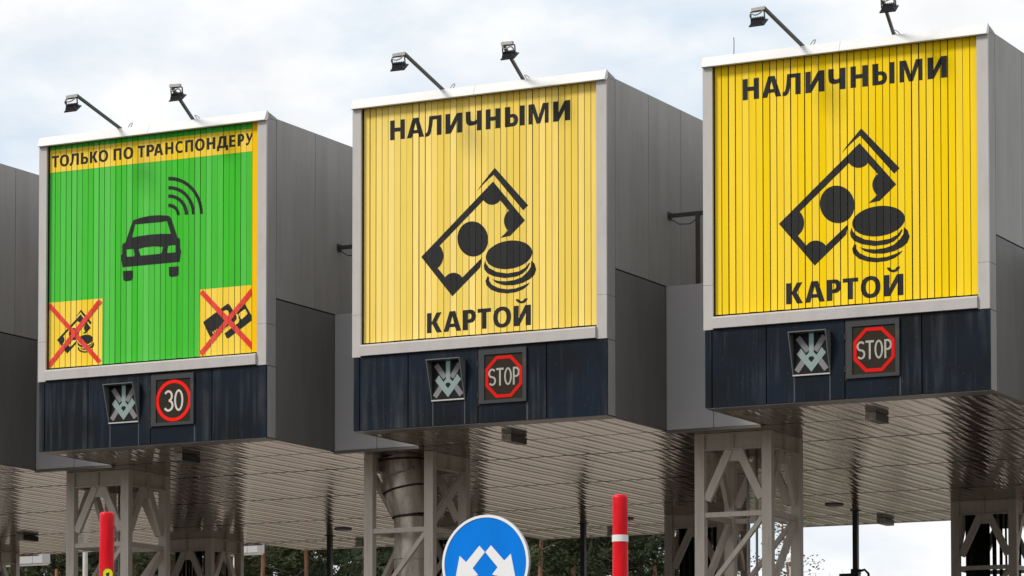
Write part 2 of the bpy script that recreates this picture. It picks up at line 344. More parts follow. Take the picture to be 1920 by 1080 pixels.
ART_cash = [[(0.888,2.04),(1.858,2.86),(2.286,2.358),(2.09,2.191),(1.96,2.178),(2.062,2.258),(2.041,2.279),(2.025,2.303),(2.014,2.329),(2.007,2.356),(2.005,2.383),(2.009,2.409),(2.018,2.434),(2.031,2.457),(2.049,2.476),(2.071,2.492),(1.954,2.627),(1.937,2.61),(1.916,2.597),(1.893,2.588),(1.868,2.583),(1.841,2.583),(1.815,2.588),(1.79,2.597),(1.767,2.611),(1.746,2.628),(1.729,2.648),(1.139,2.155),(1.16,2.13),(1.175,2.101),(1.186,2.072),(1.191,2.041),(1.191,2.011),(1.186,1.981),(1.175,1.953),(1.159,1.928),(1.139,1.906),(1.115,1.887),(1.217,1.77),(1.236,1.787),(1.257,1.801),(1.282,1.81),(1.308,1.814),(1.335,1.814),(1.361,1.809),(1.387,1.799),(1.411,1.786),(1.432,1.768),(1.449,1.747),(1.719,1.967),(1.693,1.85),(1.316,1.533)],[(1.878,3.023),(2.327,2.534),(2.262,2.479),(1.863,2.942),(1.751,2.86),(1.644,2.767),(1.71,2.849)],[(1.795,2.171),(1.792,2.138),(1.785,2.107),(1.772,2.078),(1.755,2.052),(1.734,2.03),(1.709,2.011),(1.681,1.998),(1.651,1.989),(1.62,1.985),(1.587,1.987),(1.555,1.994),(1.523,2.005),(1.493,2.022),(1.465,2.043),(1.441,2.067),(1.42,2.095),(1.403,2.126),(1.39,2.158),(1.383,2.191),(1.38,2.225),(1.383,2.257),(1.391,2.289),(1.404,2.318),(1.421,2.344),(1.442,2.366),(1.467,2.384),(1.495,2.398),(1.525,2.407),(1.557,2.41),(1.589,2.408),(1.622,2.401),(1.653,2.39),(1.683,2.373),(1.711,2.352),(1.735,2.327),(1.756,2.299),(1.773,2.269),(1.785,2.237),(1.793,2.204)],[(2.385,1.969),(2.381,1.943),(2.37,1.918),(2.351,1.893),(2.326,1.87),(2.294,1.85),(2.258,1.833),(2.216,1.818),(2.171,1.808),(2.124,1.801),(2.075,1.799),(2.027,1.8),(1.979,1.806),(1.934,1.816),(1.893,1.829),(1.855,1.846),(1.824,1.866),(1.798,1.888),(1.78,1.913),(1.768,1.939),(1.765,1.965),(1.769,1.991),(1.78,2.017),(1.799,2.042),(1.825,2.065),(1.857,2.085),(1.894,2.102),(1.936,2.117),(1.981,2.127),(2.029,2.133),(2.077,2.136),(2.126,2.134),(2.173,2.128),(2.218,2.118),(2.259,2.104),(2.296,2.088),(2.327,2.068),(2.352,2.045),(2.371,2.021),(2.382,1.996)],[(1.758,1.927),(1.739,1.862),(1.749,1.818),(1.786,1.773),(1.876,1.727),(2.023,1.694),(2.169,1.699),(2.258,1.728),(2.323,1.781),(2.356,1.84),(2.348,1.856),(2.299,1.799),(2.21,1.76),(2.056,1.747),(1.909,1.778),(1.811,1.833),(1.771,1.883)],[(2.372,1.874),(2.415,1.838),(2.439,1.764),(2.414,1.7),(2.355,1.656),(2.257,1.618),(2.136,1.6),(2.006,1.611),(1.908,1.647),(1.851,1.695),(1.941,1.667),(2.039,1.655),(2.152,1.662),(2.25,1.688),(2.323,1.743),(2.367,1.801)],[(1.791,1.737),(1.763,1.682),(1.778,1.627),(1.843,1.567),(1.94,1.529),(2.054,1.51),(2.168,1.515),(2.265,1.541),(2.322,1.577),(2.358,1.617),(2.265,1.584),(2.168,1.561),(2.054,1.558),(1.941,1.583),(1.851,1.628),(1.814,1.678),(1.811,1.725)]]
ART_M2 = [[0.991,0.001],[0.007,0.993],[0.003,0.018]]
ART_M1 = [[0.367,0.001],[0.004,0.363],[-0.1,0.68]]
ART_breve3 = [(2.168,1.442),(2.205,1.441),(2.221,1.418),(2.245,1.411),(2.27,1.419),(2.286,1.441),(2.328,1.442),(2.31,1.409),(2.286,1.39),(2.245,1.382),(2.201,1.396),(2.178,1.42)]
ART_breve2 = [(2.162,1.442),(2.201,1.441),(2.219,1.421),(2.24,1.412),(2.264,1.422),(2.279,1.442),(2.321,1.443),(2.305,1.412),(2.279,1.393),(2.24,1.387),(2.199,1.397),(2.173,1.418)]
ART_car = [[(1.224,2.268),(1.195,2.411),(1.218,2.436),(1.217,2.546),(1.235,2.568),(1.266,2.576),(1.319,2.708),(1.368,2.827),(1.381,2.844),(1.4,2.852),(1.514,2.872),(1.644,2.882),(1.773,2.877),(1.894,2.86),(1.93,2.846),(1.951,2.817),(1.997,2.698),(2.041,2.576),(2.073,2.56),(2.081,2.534),(2.082,2.439),(2.098,2.397),(2.075,2.266)],[(1.364,2.629),(1.409,2.792),(1.596,2.79),(1.774,2.788),(1.887,2.793),(1.944,2.628),(1.791,2.641),(1.613,2.645),(1.483,2.64)],[(1.283,2.481),(1.296,2.488),(1.386,2.486),(1.406,2.407),(1.395,2.391),(1.289,2.395)],[(1.464,2.477),(1.549,2.491),(1.695,2.492),(1.829,2.474),(1.808,2.401),(1.784,2.392),(1.631,2.391),(1.493,2.392)],[(1.905,2.481),(2.001,2.484),(2.014,2.472),(2.015,2.391),(1.897,2.392),(1.892,2.408)]]
ART_wheels = [[(1.229,2.22),(1.381,2.215),(1.382,2.115),(1.356,2.09),(1.266,2.088),(1.238,2.106)],[(1.914,2.216),(2.062,2.213),(2.063,2.109),(2.036,2.088),(1.947,2.087),(1.92,2.106)]]
ART_waves = [[(1.905,3.009),(1.924,3.007),(1.943,3.004),(1.961,2.998),(1.978,2.991),(1.995,2.982),(2.011,2.971),(2.025,2.96),(2.037,2.947),(2.048,2.932),(2.058,2.917),(2.065,2.901),(2.07,2.885),(2.074,2.868),(2.075,2.852),(2.031,2.854),(2.03,2.865),(2.028,2.877),(2.024,2.889),(2.019,2.9),(2.012,2.91),(2.004,2.92),(1.994,2.929),(1.984,2.938),(1.972,2.945),(1.96,2.951),(1.947,2.956),(1.933,2.96),(1.919,2.963),(1.905,2.964)],[(1.904,3.125),(1.937,3.122),(1.97,3.115),(2.002,3.105),(2.032,3.092),(2.061,3.077),(2.088,3.058),(2.113,3.037),(2.135,3.014),(2.154,2.989),(2.17,2.962),(2.183,2.934),(2.192,2.905),(2.198,2.876),(2.2,2.846),(2.147,2.848),(2.145,2.873),(2.141,2.898),(2.133,2.922),(2.123,2.946),(2.109,2.969),(2.094,2.99),(2.076,3.009),(2.055,3.027),(2.033,3.042),(2.009,3.056),(1.984,3.066),(1.958,3.075),(1.932,3.08),(1.904,3.083)],[(1.904,3.23),(1.948,3.225),(1.992,3.216),(2.034,3.203),(2.075,3.185),(2.114,3.163),(2.15,3.137),(2.183,3.108),(2.212,3.075),(2.238,3.04),(2.259,3.003),(2.276,2.964),(2.289,2.924),(2.296,2.883),(2.299,2.841),(2.253,2.843),(2.25,2.88),(2.244,2.916),(2.233,2.952),(2.218,2.986),(2.199,3.019),(2.176,3.05),(2.15,3.079),(2.121,3.104),(2.089,3.127),(2.055,3.146),(2.019,3.162),(1.981,3.174),(1.943,3.182),(1.904,3.186)],[(1.903,3.346),(1.96,3.34),(2.017,3.328),(2.072,3.31),(2.125,3.286),(2.175,3.257),(2.222,3.223),(2.265,3.185),(2.303,3.143),(2.336,3.097),(2.364,3.048),(2.386,2.997),(2.402,2.944),(2.412,2.89),(2.415,2.836),(2.371,2.838),(2.368,2.887),(2.359,2.936),(2.344,2.984),(2.324,3.031),(2.299,3.075),(2.268,3.117),(2.233,3.155),(2.194,3.19),(2.152,3.221),(2.106,3.247),(2.058,3.268),(2.007,3.284),(1.956,3.295),(1.903,3.301)]]
ART_band = [(0.09,3.851),(3.133,3.825),(3.134,3.546),(0.092,3.565)]
ART_sqL = [(0.082,1.904),(0.924,1.898),(0.921,1.064),(0.074,1.07)]
ART_xL = [[(0.088,1.855),(0.134,1.894),(0.913,1.117),(0.867,1.075)],[(0.083,1.115),(0.872,1.896),(0.921,1.849),(0.129,1.073)]]
ART_sqR = [(2.373,1.896),(3.126,1.895),(3.128,1.064),(2.366,1.065)]
ART_xR = [[(2.376,1.848),(2.423,1.891),(3.129,1.196),(3.128,1.1)],[(2.373,1.117),(3.124,1.859),(3.127,1.768),(2.418,1.071)]]
ART_card1 = [[(2.43,1.478),(2.435,1.492),(2.445,1.5),(2.78,1.689),(2.795,1.691),(2.809,1.679),(2.917,1.523),(2.914,1.487),(2.885,1.46),(2.553,1.295),(2.536,1.292),(2.525,1.304)],[(2.716,1.597),(2.761,1.615),(2.796,1.596),(2.807,1.568),(2.796,1.537),(2.772,1.543)]]
ART_card2 = [[(2.739,1.327),(2.827,1.379),(2.939,1.444),(2.953,1.475),(2.947,1.498),(2.914,1.549),(2.955,1.598),(3.034,1.668),(3.128,1.519),(3.128,1.455),(2.801,1.263),(2.779,1.263),(2.768,1.27)]]
ART_chip = [[(2.944,1.547),(2.953,1.559),(3.029,1.602),(3.042,1.599),(3.07,1.553),(3.068,1.539),(2.992,1.483),(2.979,1.487)]]
ART_ticks = [[(2.564,1.356),(2.577,1.363),(2.592,1.336),(2.579,1.329)],[(2.59,1.371),(2.603,1.377),(2.618,1.351),(2.605,1.344)],[(2.616,1.386),(2.629,1.392),(2.644,1.365),(2.631,1.359)]]

# ------------------------------------------------------------------ toll canopy
CX0, CX1, RFASC = -41.4, 46.0, 12.72  # canopy carried on out of view to cut side light
SEAMS = [3.40, 6.42, 9.50, 12.45]
RIB = 0.16
def rib_sheet(mb, x0, x1, y0, y1):
    xs = []; k = math.floor(x0 / RIB)
    while k * RIB < x1:
        b = k * RIB
        rr = random.Random(k * 7 + 3); tl = (0.0013 if k % 2 else -0.0013) + rr.uniform(-0.0006, 0.0006)       # strips hang a little unevenly
        for u, z in ((u_ * 1.0667, z_) for u_, z_ in ((0.0, 0.003), (0.003, 0.003), (0.006, 0.0), (0.026, -0.0010), (0.044, -0.0017), (0.062, -0.0021), (0.079, -0.0023), (0.096, -0.0021), (0.114, -0.0017), (0.132, -0.0010), (0.1495, 0.0), (0.1499, 0.003))):
            x = b + u
            if x0 <= x <= x1: xs.append((x, z + tl * (u - 0.084) / 0.084 * (1 if z < 0.01 else 0)))
        k += 1
    n = len(xs)
    mb.add([(x, y0, z) for x, z in xs] + [(x, y1, z) for x, z in xs], [(i, n + i, n + i + 1, i + 1) for i in range(n - 1)])
canopy = thing('toll_canopy', (0, 0, Z0), 'long grey toll canopy with a ribbed shiny metal ceiling carrying the lane boxes', 'canopy')
mb = MB()
edges = [FASC + 0.03] + SEAMS + [RFASC - 0.02]
for a, b in zip(edges[:-1], edges[1:]): rib_sheet(mb, CX0, CX1, a + 0.03, b - 0.03)
for i in range(-1, 3):
    rib_sheet(mb, i * PITCH + 0.05, i * PITCH + WID - 0.05, 0.30, FASC + 0.025)
    rib_sheet(mb, i * PITCH + 0.05, i * PITCH + WID - 0.05, RFASC, BACK - 0.12)
mb.build('ceiling', M['ceiling'], canopy)
mb = MB(); mb.box((CX0, FASC + 0.05, 0.018), (CX1, RFASC - 0.05, 0.05)); mb.build('ceiling_backing', M['black'], canopy)
mb = MB(); mb.box((CX0, FASC + 0.06, 1.60), (CX1, RFASC - 0.06, 1.73)); mb.build('roof', M['clad'], canopy)
for i in range(-9, 10):
    a = i * PITCH + WID; b = (i + 1) * PITCH; c = (a + b) / 2; d = b + WID / 2; e = b + WID
    segs = [(a + 0.004, c - 0.004), (c + 0.004, b - 0.004)]
    if i + 1 not in (-1, 0, 1, 2): segs += [(b + 0.004, d - 0.004), (d + 0.004, e - 0.004)]
    for x0, x1 in segs:
        mb = MB(); mb.box((x0, FASC, 0.004), (x1, FASC + 0.03, 1.735)); mb.build('fascia_panel', M['fascia'], canopy)
        mb = MB(); mb.box((x0, RFASC - 0.03, 0.004), (x1, RFASC, 1.735)); mb.build('fascia_panel', M['fascia'], canopy)
    mb = MB(); mb.box((a, FASC - 0.03, -0.035), (b, FASC + 0.06, -0.004)); mb.build('flashing', M['soffit'], canopy)
    mb = MB(); mb.box((a, RFASC - 0.06, -0.02), (b, RFASC + 0.02, -0.004)); mb.build('flashing', M['soffit'], canopy)

# ------------------------------------------------------------------ printed artwork: letters drawn as outlines in a unit cell
def ring(cx, cy, rx, ry, n=28, p=2.25):
    o = []
    for k in range(n):
        t = 2 * math.pi * k / n; c, s_ = math.cos(t), math.sin(t)
        o.append((cx + rx * math.copysign(abs(c) ** (2 / p), c), cy + ry * math.copysign(abs(s_) ** (2 / p), s_)))
    return o
def bowl(x0, x1, y0, y1, n=8):
    """right-hand half-round from (x0,y0) to (x0,y1) bulging to x1"""
    cy = (y0 + y1) / 2; xm = x0 + (x1 - x0) * 0.35
    return [(x0, y0)] + [(xm + (x1 - xm) * math.cos(-math.pi / 2 + math.pi * k / n), cy + (y1 - y0) / 2 * math.sin(-math.pi / 2 + math.pi * k / n)) for k in range(n + 1)] + [(x0, y1)]
def glyph(c, s):
    """s = stem width as a fraction of the letter's width"""
    e = 1 - s
    if c == 'Н': return [([(0, 0), (s, 0), (s, .41), (e, .41), (e, 0), (1, 0), (1, 1), (e, 1), (e, .61), (s, .61), (s, 1), (0, 1)], [])]
    if c == 'А': return [([(0, 0), (.28, 0), (.345, .21), (.655, .21), (.72, 0), (1, 0), (.665, 1), (.335, 1)], [[(.395, .38), (.605, .38), (.5, .76)]])]
    if c == 'Л': return [([(e, 0), (1, 0), (1, 1), (.26, 1), (.215, .55), (.17, .30), (.12, .19), (.06, .165), (0, .18), (0, -.01), (.10, -.025), (.22, 0), (.32, .09), (.39, .27), (.44, .55), (.475, .81), (e, .81)], [])]
    if c == 'И': return [([(0, 0), (s * 1.12, 0), (e - .005, .62), (e - .02, .36), (e - .02, 0), (1, 0), (1, 1), (e - s * .16, 1), (s * .98, .36), (s + .01, .62), (s + .01, 1), (0, 1)], [])]
    if c == 'Ч': return [([(e, 0), (1, 0), (1, 1), (e, 1), (e, .56), (.56, .50), (.42, .49), (.33, .53), (s, .64), (s, 1), (0, 1), (0, .60), (.03, .44), (.11, .34), (.25, .285), (.40, .28), (.58, .30), (e, .345)], [])]
    if c == 'Ь':
        return [([(0, 0)] + bowl(.45, 1, 0, .63) + [(s * 1.1, .63), (s * 1.1, 1), (0, 1)], [[(s * 1.1, .18)] + bowl(.42, .70, .18, .46) + [(s * 1.1, .46)]])]
    if c == 'I': return [([(0, 0), (1, 0), (1, 1), (0, 1)], [])]
    if c == 'М': return [([(0, 0), (.19, 0), (.19, .45), (.175, .72), (.405, 0), (.585, 0), (.825, .72), (.81, .45), (.81, 0), (1, 0), (1, 1), (.715, 1), (.50, .30), (.285, 1), (0, 1)], [])]
    if c == 'К': return [([(0, 0), (s, 0), (s, .40), (s + .04, .45), (.65, 0), (1, 0), (.635, .53), (.97, 1), (.64, 1), (s + .03, .57), (s, .52), (s, 1), (0, 1)], [])]
    if c == 'Р':
        return [([(0, 0), (s * 1.1, 0), (s * 1.1, .35)] + bowl(.40, 1, .35, 1) + [(0, 1)], [[(s * 1.1, .53)] + bowl(.42, .66, .53, .82) + [(s * 1.1, .82)]])]
    if c == 'Т': return [([(.34, 0), (.66, 0), (.66, .81), (1, .81), (1, 1), (0, 1), (0, .81), (.34, .81)], [])]
    if c == 'О': return [(ring(.5, .5, .5, .52), [ring(.5, .5, .245, .33)])]
    if c == 'П': return [([(0, 0), (s, 0), (s, .81), (e, .81), (e, 0), (1, 0), (1, 1), (0, 1)], [])]
    if c == 'С':
        o = [(.60 + .60 * math.cos(t), .5 + .52 * math.sin(t)) for t in [math.radians(62 + (298 - 62) * k / 18) for k in range(19)]]
        i = [(.64 + .36 * math.cos(t), .5 + .325 * math.sin(t)) for t in [math.radians(68 + (292 - 68) * k / 18) for k in range(19)]]
        return [([(1, .94)] + o[1:-1] + [(1, .03), (1, .22)] + i[::-1][1:-1] + [(.93, .76)], [])]
    if c == 'Д': return [([(0, -.22), (.21, -.22), (.21, 0), (.79, 0), (.79, -.22), (1, -.22), (1, .19), (.86, .19), (.86, 1), (.24, 1), (.20, .62), (.13, .30), (.08, .19), (0, .19)], [[(.30, .19), (.63, .19), (.63, .81), (.43, .81), (.40, .55)]])]
    if c == 'Е': return [([(0, 0), (1, 0), (1, .18), (.37, .18), (.37, .41), (.93, .41), (.93, .59), (.37, .59), (.37, .82), (1, .82), (1, 1), (0, 1)], [])]
    if c == 'У': return [([(.05, -.01), (.20, -.02), (.36, .04), (.47, .18), (1, 1), (.71, 1), (.51, .56), (.30, 1), (0, 1), (.37, .30), (.31, .20), (.20, .165), (.05, .185)], [])]
def word(spec, stem=0.062):
    z0, z1, ls = spec; out = []
    for c, a, b in ls:
        s = min(0.45, stem / (b - a))
        for o, hs in glyph(c, s):
            f = lambda l: [(a + u * (b - a), z0 + v * (z1 - z0)) for u, v in l]
            out.append((f(o), [f(h) for h in hs]))
    return out
def affine(M_, polys): return [([(x * M_[0][0] + z * M_[1][0] + M_[2][0], x * M_[0][1] + z * M_[1][1] + M_[2][1]) for x, z in p]) for p in polys]

class Slats:
    """vertical prisms of a rotating billboard; prints follow every slat's own slight turn and stop at its edges"""
    def __init__(s, n, x0, x1, seed, dx=0.0085):
        r = random.Random(seed); s.w = (x1 - x0) / n; s.sl = []
        for k in range(n):
            g0 = dx * r.uniform(0.25, 1.0) / 2; g1 = dx * r.uniform(0.25, 1.0) / 2
            s.sl.append((x0 + k * s.w + g0, x0 + (k + 1) * s.w - g1, math.tan(math.radians(r.gauss(0, 2.2))), r.uniform(-.004, .004)))
        s.y = 0.05
    def yy(s, k, x, off):
        a, b, t, dz = s.sl[k]; return s.y - off + (x - (a + b) / 2) * t
    def base(s, z0, z1, name, m, parent):
        mb = MB()
        for k, (a, b, t, dz) in enumerate(s.sl):
            ya, yb = s.yy(k, a, 0), s.yy(k, b, 0); c = (a + b) / 2; lo = z0 + abs(dz)
            mb.add([(a, ya, lo), (b, yb, lo), (c, s.y + .06, lo), (a, ya, z1), (b, yb, z1), (c, s.y + .06, z1)],
                   [(0, 1, 4, 3), (1, 2, 5, 4), (2, 0, 3, 5), (2, 1, 0), (3, 4, 5)])
        return mb.build(name, m, parent)
    def art(s, polys, off, name, m, parent):
        mb = MB()
        for outer, holes in polys:
            loops = [outer] + list(holes); flat = [p for l in loops for p in l]
            tris = tessellate_polygon([[Vector((x, z, 0)) for x, z in l] for l in loops])
            xa = min(p[0] for p in flat); xb = max(p[0] for p in flat)
            for k, (a, b, t, dz) in enumerate(s.sl):
                if b < xa or a > xb: continue
                idx = {}                                    # weld, so that one slat's print is one island
                def vid(x, z):
                    key = (round(x, 5), round(z, 5))
                    if key not in idx: idx[key] = len(mb.v); mb.v.append((x, s.yy(k, x, off), z))
                    return idx[key]
                for tri in tris:
                    poly = [flat[i] for i in tri]
                    for sgn, lim in ((1, a), (-1, b)):
                        q = []
                        for i in range(len(poly)):
                            p0, p1 = poly[i], poly[(i + 1) % len(poly)]
                            d0, d1 = sgn * (p0[0] - lim), sgn * (p1[0] - lim)
                            if d0 >= 0: q.append(p0)
                            if (d0 > 0 > d1) or (d0 < 0 < d1):
                                u = d0 / (d0 - d1); q.append((lim, p0[1] + (p1[1] - p0[1]) * u))
                        poly = q
                        if len(poly) < 3: break
                    if len(poly) < 3: continue
                    ar = sum(poly[i][0] * poly[(i + 1) % len(poly)][1] - poly[(i + 1) % len(poly)][0] * poly[i][1] for i in range(len(poly)))
                    if abs(ar) < 1e-8: continue
                    if ar < 0: poly = poly[::-1]
                    ids = []
                    for p in poly:
                        v = vid(*p)
                        if v not in ids: ids.append(v)
                    if len(ids) > 2: mb.f.append(tuple(ids)); mb.sm.append(False)
        return mb.build(name, m, parent)

# ------------------------------------------------------------------ lane boxes
def side_panels(mb, sgn):
    X = WID if sgn > 0 else 0.0
    def pan(y0, y1, z0, z1, o=0.0): mb.box((X - sgn * 0.03, y0, z0), (X + sgn * o, y1, z1))
    pan(0.024, 0.218, 0.012, 0.884, 0.001); pan(0.024, 0.218, 0.892, 1.398, 0.001); pan(0.024, 0.218, 1.403, 3.93, 0.001)
    ys = [0.226, 1.146, 2.07, 2.99, 3.91, 4.83, 5.75, 6.67, 7.59, 8.51, 9.43, 10.35, 11.27, 12.19, 13.11, 14.06]
    for a, b in zip(ys[:-1], ys[1:]): pan(a + 0.005, b - 0.005, 1.742, 3.952)
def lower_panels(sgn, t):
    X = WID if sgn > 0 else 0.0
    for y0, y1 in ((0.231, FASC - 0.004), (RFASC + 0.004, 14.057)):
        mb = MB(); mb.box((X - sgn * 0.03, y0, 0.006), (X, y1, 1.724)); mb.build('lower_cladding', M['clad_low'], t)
def lane_box(i, label, style):
    t = thing('lane_sign_box', (i * PITCH, 0, Z0), label, 'sign box', 'boxes over the toll lanes')
    mb = MB(); side_panels(mb, 1); side_panels(mb, -1)
    mb.prism([(0.030, 3.935), (0.030, 4.006), (0.223, 3.962), (0.223, 3.935)], -0.004, WID)
    mb.box((0.004, 0.24, 3.93), (WID - 0.004, 14.05, 3.958))                     # roof sheet
    mb.box((0.01, 14.03, 0.01), (WID - 0.01, 14.06, 3.93))
    mb.build('cladding', M['clad'], t)
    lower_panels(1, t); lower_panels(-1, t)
    mb = MB(); mb.box((0.032, 0.13, 1.74), (WID - 0.032, 14.02, 3.92)); mb.box((0.032, 0.13, 0.06), (WID - 0.032, FASC + 0.02, 1.735)); mb.build('inner_frame', M['black'], t)
    mb = MB(); mb.box((0.004, 0.010, -0.004), (WID - 0.004, 0.298, 0.006)); mb.box((0.004, 0.30, -0.003), (0.05, FASC - 0.03, 0.006)); mb.box((WID - 0.05, 0.30, -0.003), (WID - 0.004, FASC - 0.03, 0.006))
    mb.build('soffit', M['soffit'], t); mb = MB()
    mb.box((0.004, 13.97, -0.004), (WID - 0.004, 14.09, 0.006)); mb.box((0.004, RFASC + .03, -0.003), (0.05, 13.97, 0.006)); mb.box((WID - 0.05, RFASC + .03, -0.003), (WID - 0.004, 13.97, 0.006))
    mb.build('soffit', M['soffit'], t)
    mb = MB()
    xs = [0.0, 0.085, 0.749, 1.690, 2.592, WID]
    for a, b in zip(xs[:-1], xs[1:]): mb.box((a + 0.0065 * (a > 0), -0.004, 0.008), (b - 0.0065 * (b < WID), 0.022, 0.886))
    mb.build('lower_panel', M['navy'], t)
    mb = MB(); c = 1.66
    for a, b in ((-0.016, c - .002), (c + .002, WID + 0.002)):
        mb.prism([(-0.062, 3.893), (-0.060, 3.905), (-0.010, 4.012), (0.010, 4.016), (0.028, 4.012), (0.028, 3.93), (0.0, 3.893)], a, b)
    mb.build('top_trim', M['cap'], t)
    for a, b in ((-0.016, 0.100), (3.243, WID + 0.0015)):
        mb = MB(); mb.box((a, -0.012, 0.892), (b, 0.020, 1.399)); mb.box((a, -0.012, 1.402), (b, 0.020, 3.890)); mb.build('jamb', M['white'], t)
    mb = MB(); mb.prism([(-0.045, 0.902), (-0.048, 1.016), (-0.035, 1.034), (0.035, 1.048), (0.035, 0.902)], 0.108, 3.2415); mb.build('bottom_trim', M['white'], t)
    mb = MB(); mb.box((0.05, 0.112, 0.9), (3.30, 0.126, 3.93)); mb.box((0.06, 0.024, 0.9), (0.100, 0.11, 3.89)); mb.box((3.243, 0.024, 0.9), (3.30, 0.11, 3.89)); mb.build('billboard_back', M['black'], t)
    if style == 'plain':
        Slats(37, 0.106, 3.230, 21).base(1.064, 3.898, 'slat_panel', M['yellow_pale'], t)
    elif style == 'transponder':
        S = Slats(36, 0.106, 3.134, 11, 0.011); sp = S.base(1.064, 3.898, 'slat_panel', M['green'], t)
        mb = MB(); mb.box((3.138, 0.045, 1.064), (3.230, 0.075, 3.898)); mb.build('edge_slat', M['amber'], sp)
        S.art([(ART_band, [])], .002, 'text_band', M['yellow_print'], sp)
        S.art(word(ART_t1, 0.036), .004, 'lettering', M['ink'], sp)
        S.art([(ART_car[0], ART_car[1:])] + [(w_, []) for w_ in ART_wheels], .002, 'car_symbol', M['ink'], sp)
        for w_ in ART_waves: S.art([(w_, [])], .002, 'radio_wave', M['ink'], sp)
        for sq, nm in ((ART_sqL, 0), (ART_sqR, 1)): S.art([(sq, [])], .002, 'symbol_field', M['yellow_print'], sp)
        S.art([(p_, []) for p_ in affine(ART_M1, ART_cash)], .004, 'cash_symbol', M['ink'], sp)
        S.art([(ART_card2[0], [])], .0035, 'card_symbol', M['ink'], sp)
        fr = [ART_card1[0]]
        cx = sum(p_[0] for p_ in fr[0]) / len(fr[0]); cz = sum(p_[1] for p_ in fr[0]) / len(fr[0])
        S.art([([(cx + (x - cx) * 1.10, cz + (z - cz) * 1.10 ) for x, z in fr[0]], [])], .0045, 'card_border', M['yellow_print'], sp)
        S.art([(ART_card1[0], [ART_card1[1]])], .0055, 'card_symbol', M['ink'], sp)
        S.art([(c_, []) for c_ in ART_ticks + ART_chip], .0065, 'card_chip', M['yellow_print'], sp)
        for q in (ART_xL, ART_xR):
            a_, b_ = q
            S.art([(a_, [])], .0085, 'red_cross', M['redprint'], sp); S.art([(b_, [])], .0095, 'red_cross', M['redprint'], sp)
    else:
        S = Slats(37, 0.106, 3.230, 5 if style == 'pale' else 8, 0.011 if style == 'pale' else 0.015)
        sp = S.base(1.064, 3.898, 'slat_panel', M['yellow_pale' if style == 'pale' else 'yellow_deep'], t)
        big = ART_s2 if style == 'pale' else ART_s3; low = ART_k2 if style == 'pale' else ART_k3
        S.art(word(big, 0.064), .002, 'lettering', M['ink'], sp)
        S.art(word(low, 0.064) + [(ART_breve2 if style == 'pale' else ART_breve3, [])], .002, 'lettering', M['ink'], sp)
        S.art([(p_, []) for p_ in (affine(ART_M2, ART_cash) if style == 'pale' else ART_cash)], .002, 'cash_symbol', M['ink'], sp)
    return t
lane_box(-1, 'plain grey lane box cut off by the left edge of the picture', 'plain')
lane_box(0, 'lane box with the green slatted transponder sign and two red crosses', 'transponder')
lane_box(1, 'lane box with the pale faded yellow cash and card sign, middle of the three', 'pale')
lane_box(2, 'lane box with the bright deep yellow cash and card sign, nearest on the right', 'deep')

# ------------------------------------------------------------------ lane signals and LED displays on the navy panels
def lane_signal(label):
    t = thing('lane_signal', (0, 0, 0), label, 'traffic light', 'lane signals under the signs')
    x0, x1, z0, z1 = 1.082, 1.512, 0.312, 0.768; d = 0.150; y = -0.0045
    mb = MB(); mb.box((x0, y - 0.012, z0), (x1, y, z1)); mb.build('signal_face', M['sigglass'], t)
    h = MB(); th = 0.012
    h.add([(x0 - th, y, z0), (x0, y, z0), (x0, y, z1), (x0 - th, y, z1), (x0 - th, y - .012, z0), (x0, y - .012, z0), (x0, y - d, z1), (x0 - th, y - d, z1)],
          [(0, 1, 2, 3), (7, 6, 5, 4), (0, 4, 5, 1), (1, 5, 6, 2), (2, 6, 7, 3), (3, 7, 4, 0)])
    h.add([(x1, y, z0), (x1 + th, y, z0), (x1 + th, y, z1), (x1, y, z1), (x1, y - .012, z0), (x1 + th, y - .012, z0), (x1 + th, y - d, z1), (x1, y - d, z1)],
          [(0, 1, 2, 3), (7, 6, 5, 4), (0, 4, 5, 1), (1, 5, 6, 2), (2, 6, 7, 3), (3, 7, 4, 0)])
    h.box((x0 - th, y - d - .002, z1 + .001), (x1 + th, y, z1 + th)); h.build('visor', M['housing'], t)
    mb = MB(); mb.box((x0 - .006, y - 0.022, z0 - .016), (x1 + .006, y, z0 - .001)); mb.build('lower_rim', M['white'], t)
    def L(u, v): return (x0 + u * (x1 - x0), z0 + v * (z1 - z0))
    # cross (four grey arms) and arrow, 4 mm proud of the face
    def stroke(a, b, w):
        ax, az = L(*a); bx, bz = L(*b); l = math.hypot(bx - ax, bz - az); nx, nz = -(bz - az) / l * w / 2, (bx - ax) / l * w / 2
        return ([(ax + nx, az + nz), (bx + nx, bz + nz), (bx - nx, bz - nz), (ax - nx, az - nz)], [])
    X = [stroke((.13, .91), (.41, .56), .064), stroke((.87, .91), (.61, .56), .064), stroke((.09, .08), (.36, .42), .064), stroke((.92, .09), (.66, .42), .064)]
    mb = MB(); mb.plate(X, y - 0.016, y - 0.0125); mb.build('cross', M['xgrey'], t)
    A = [[(.44, .99), (.57, .99), (.57, .53), (.60, .50), (.65, .45), (.79, .635), (.91, .50), (.505, .05), (.10, .50), (.22, .635), (.36, .45), (.44, .53)],
         [(.505, .28), (.59, .37), (.56, .425), (.45, .425), (.42, .37)]]
    mb = MB(); mb.plate([([L(*p) for p in A[0]], [[L(*p) for p in A[1]]])], y - 0.018, y - 0.013); mb.build('down_arrow', M['arrowled'], t)
    return t
sg = lane_signal('lane signal with a down arrow under the green transponder sign')
sg.location = (0, 0, Z0)
for i, lb in ((1, 'lane signal with a down arrow under the pale yellow sign'), (2, 'lane signal with a down arrow under the deep yellow sign')):
    c = copy_tree(sg); c.location = (i * PITCH, 0, Z0); c['label'] = lb

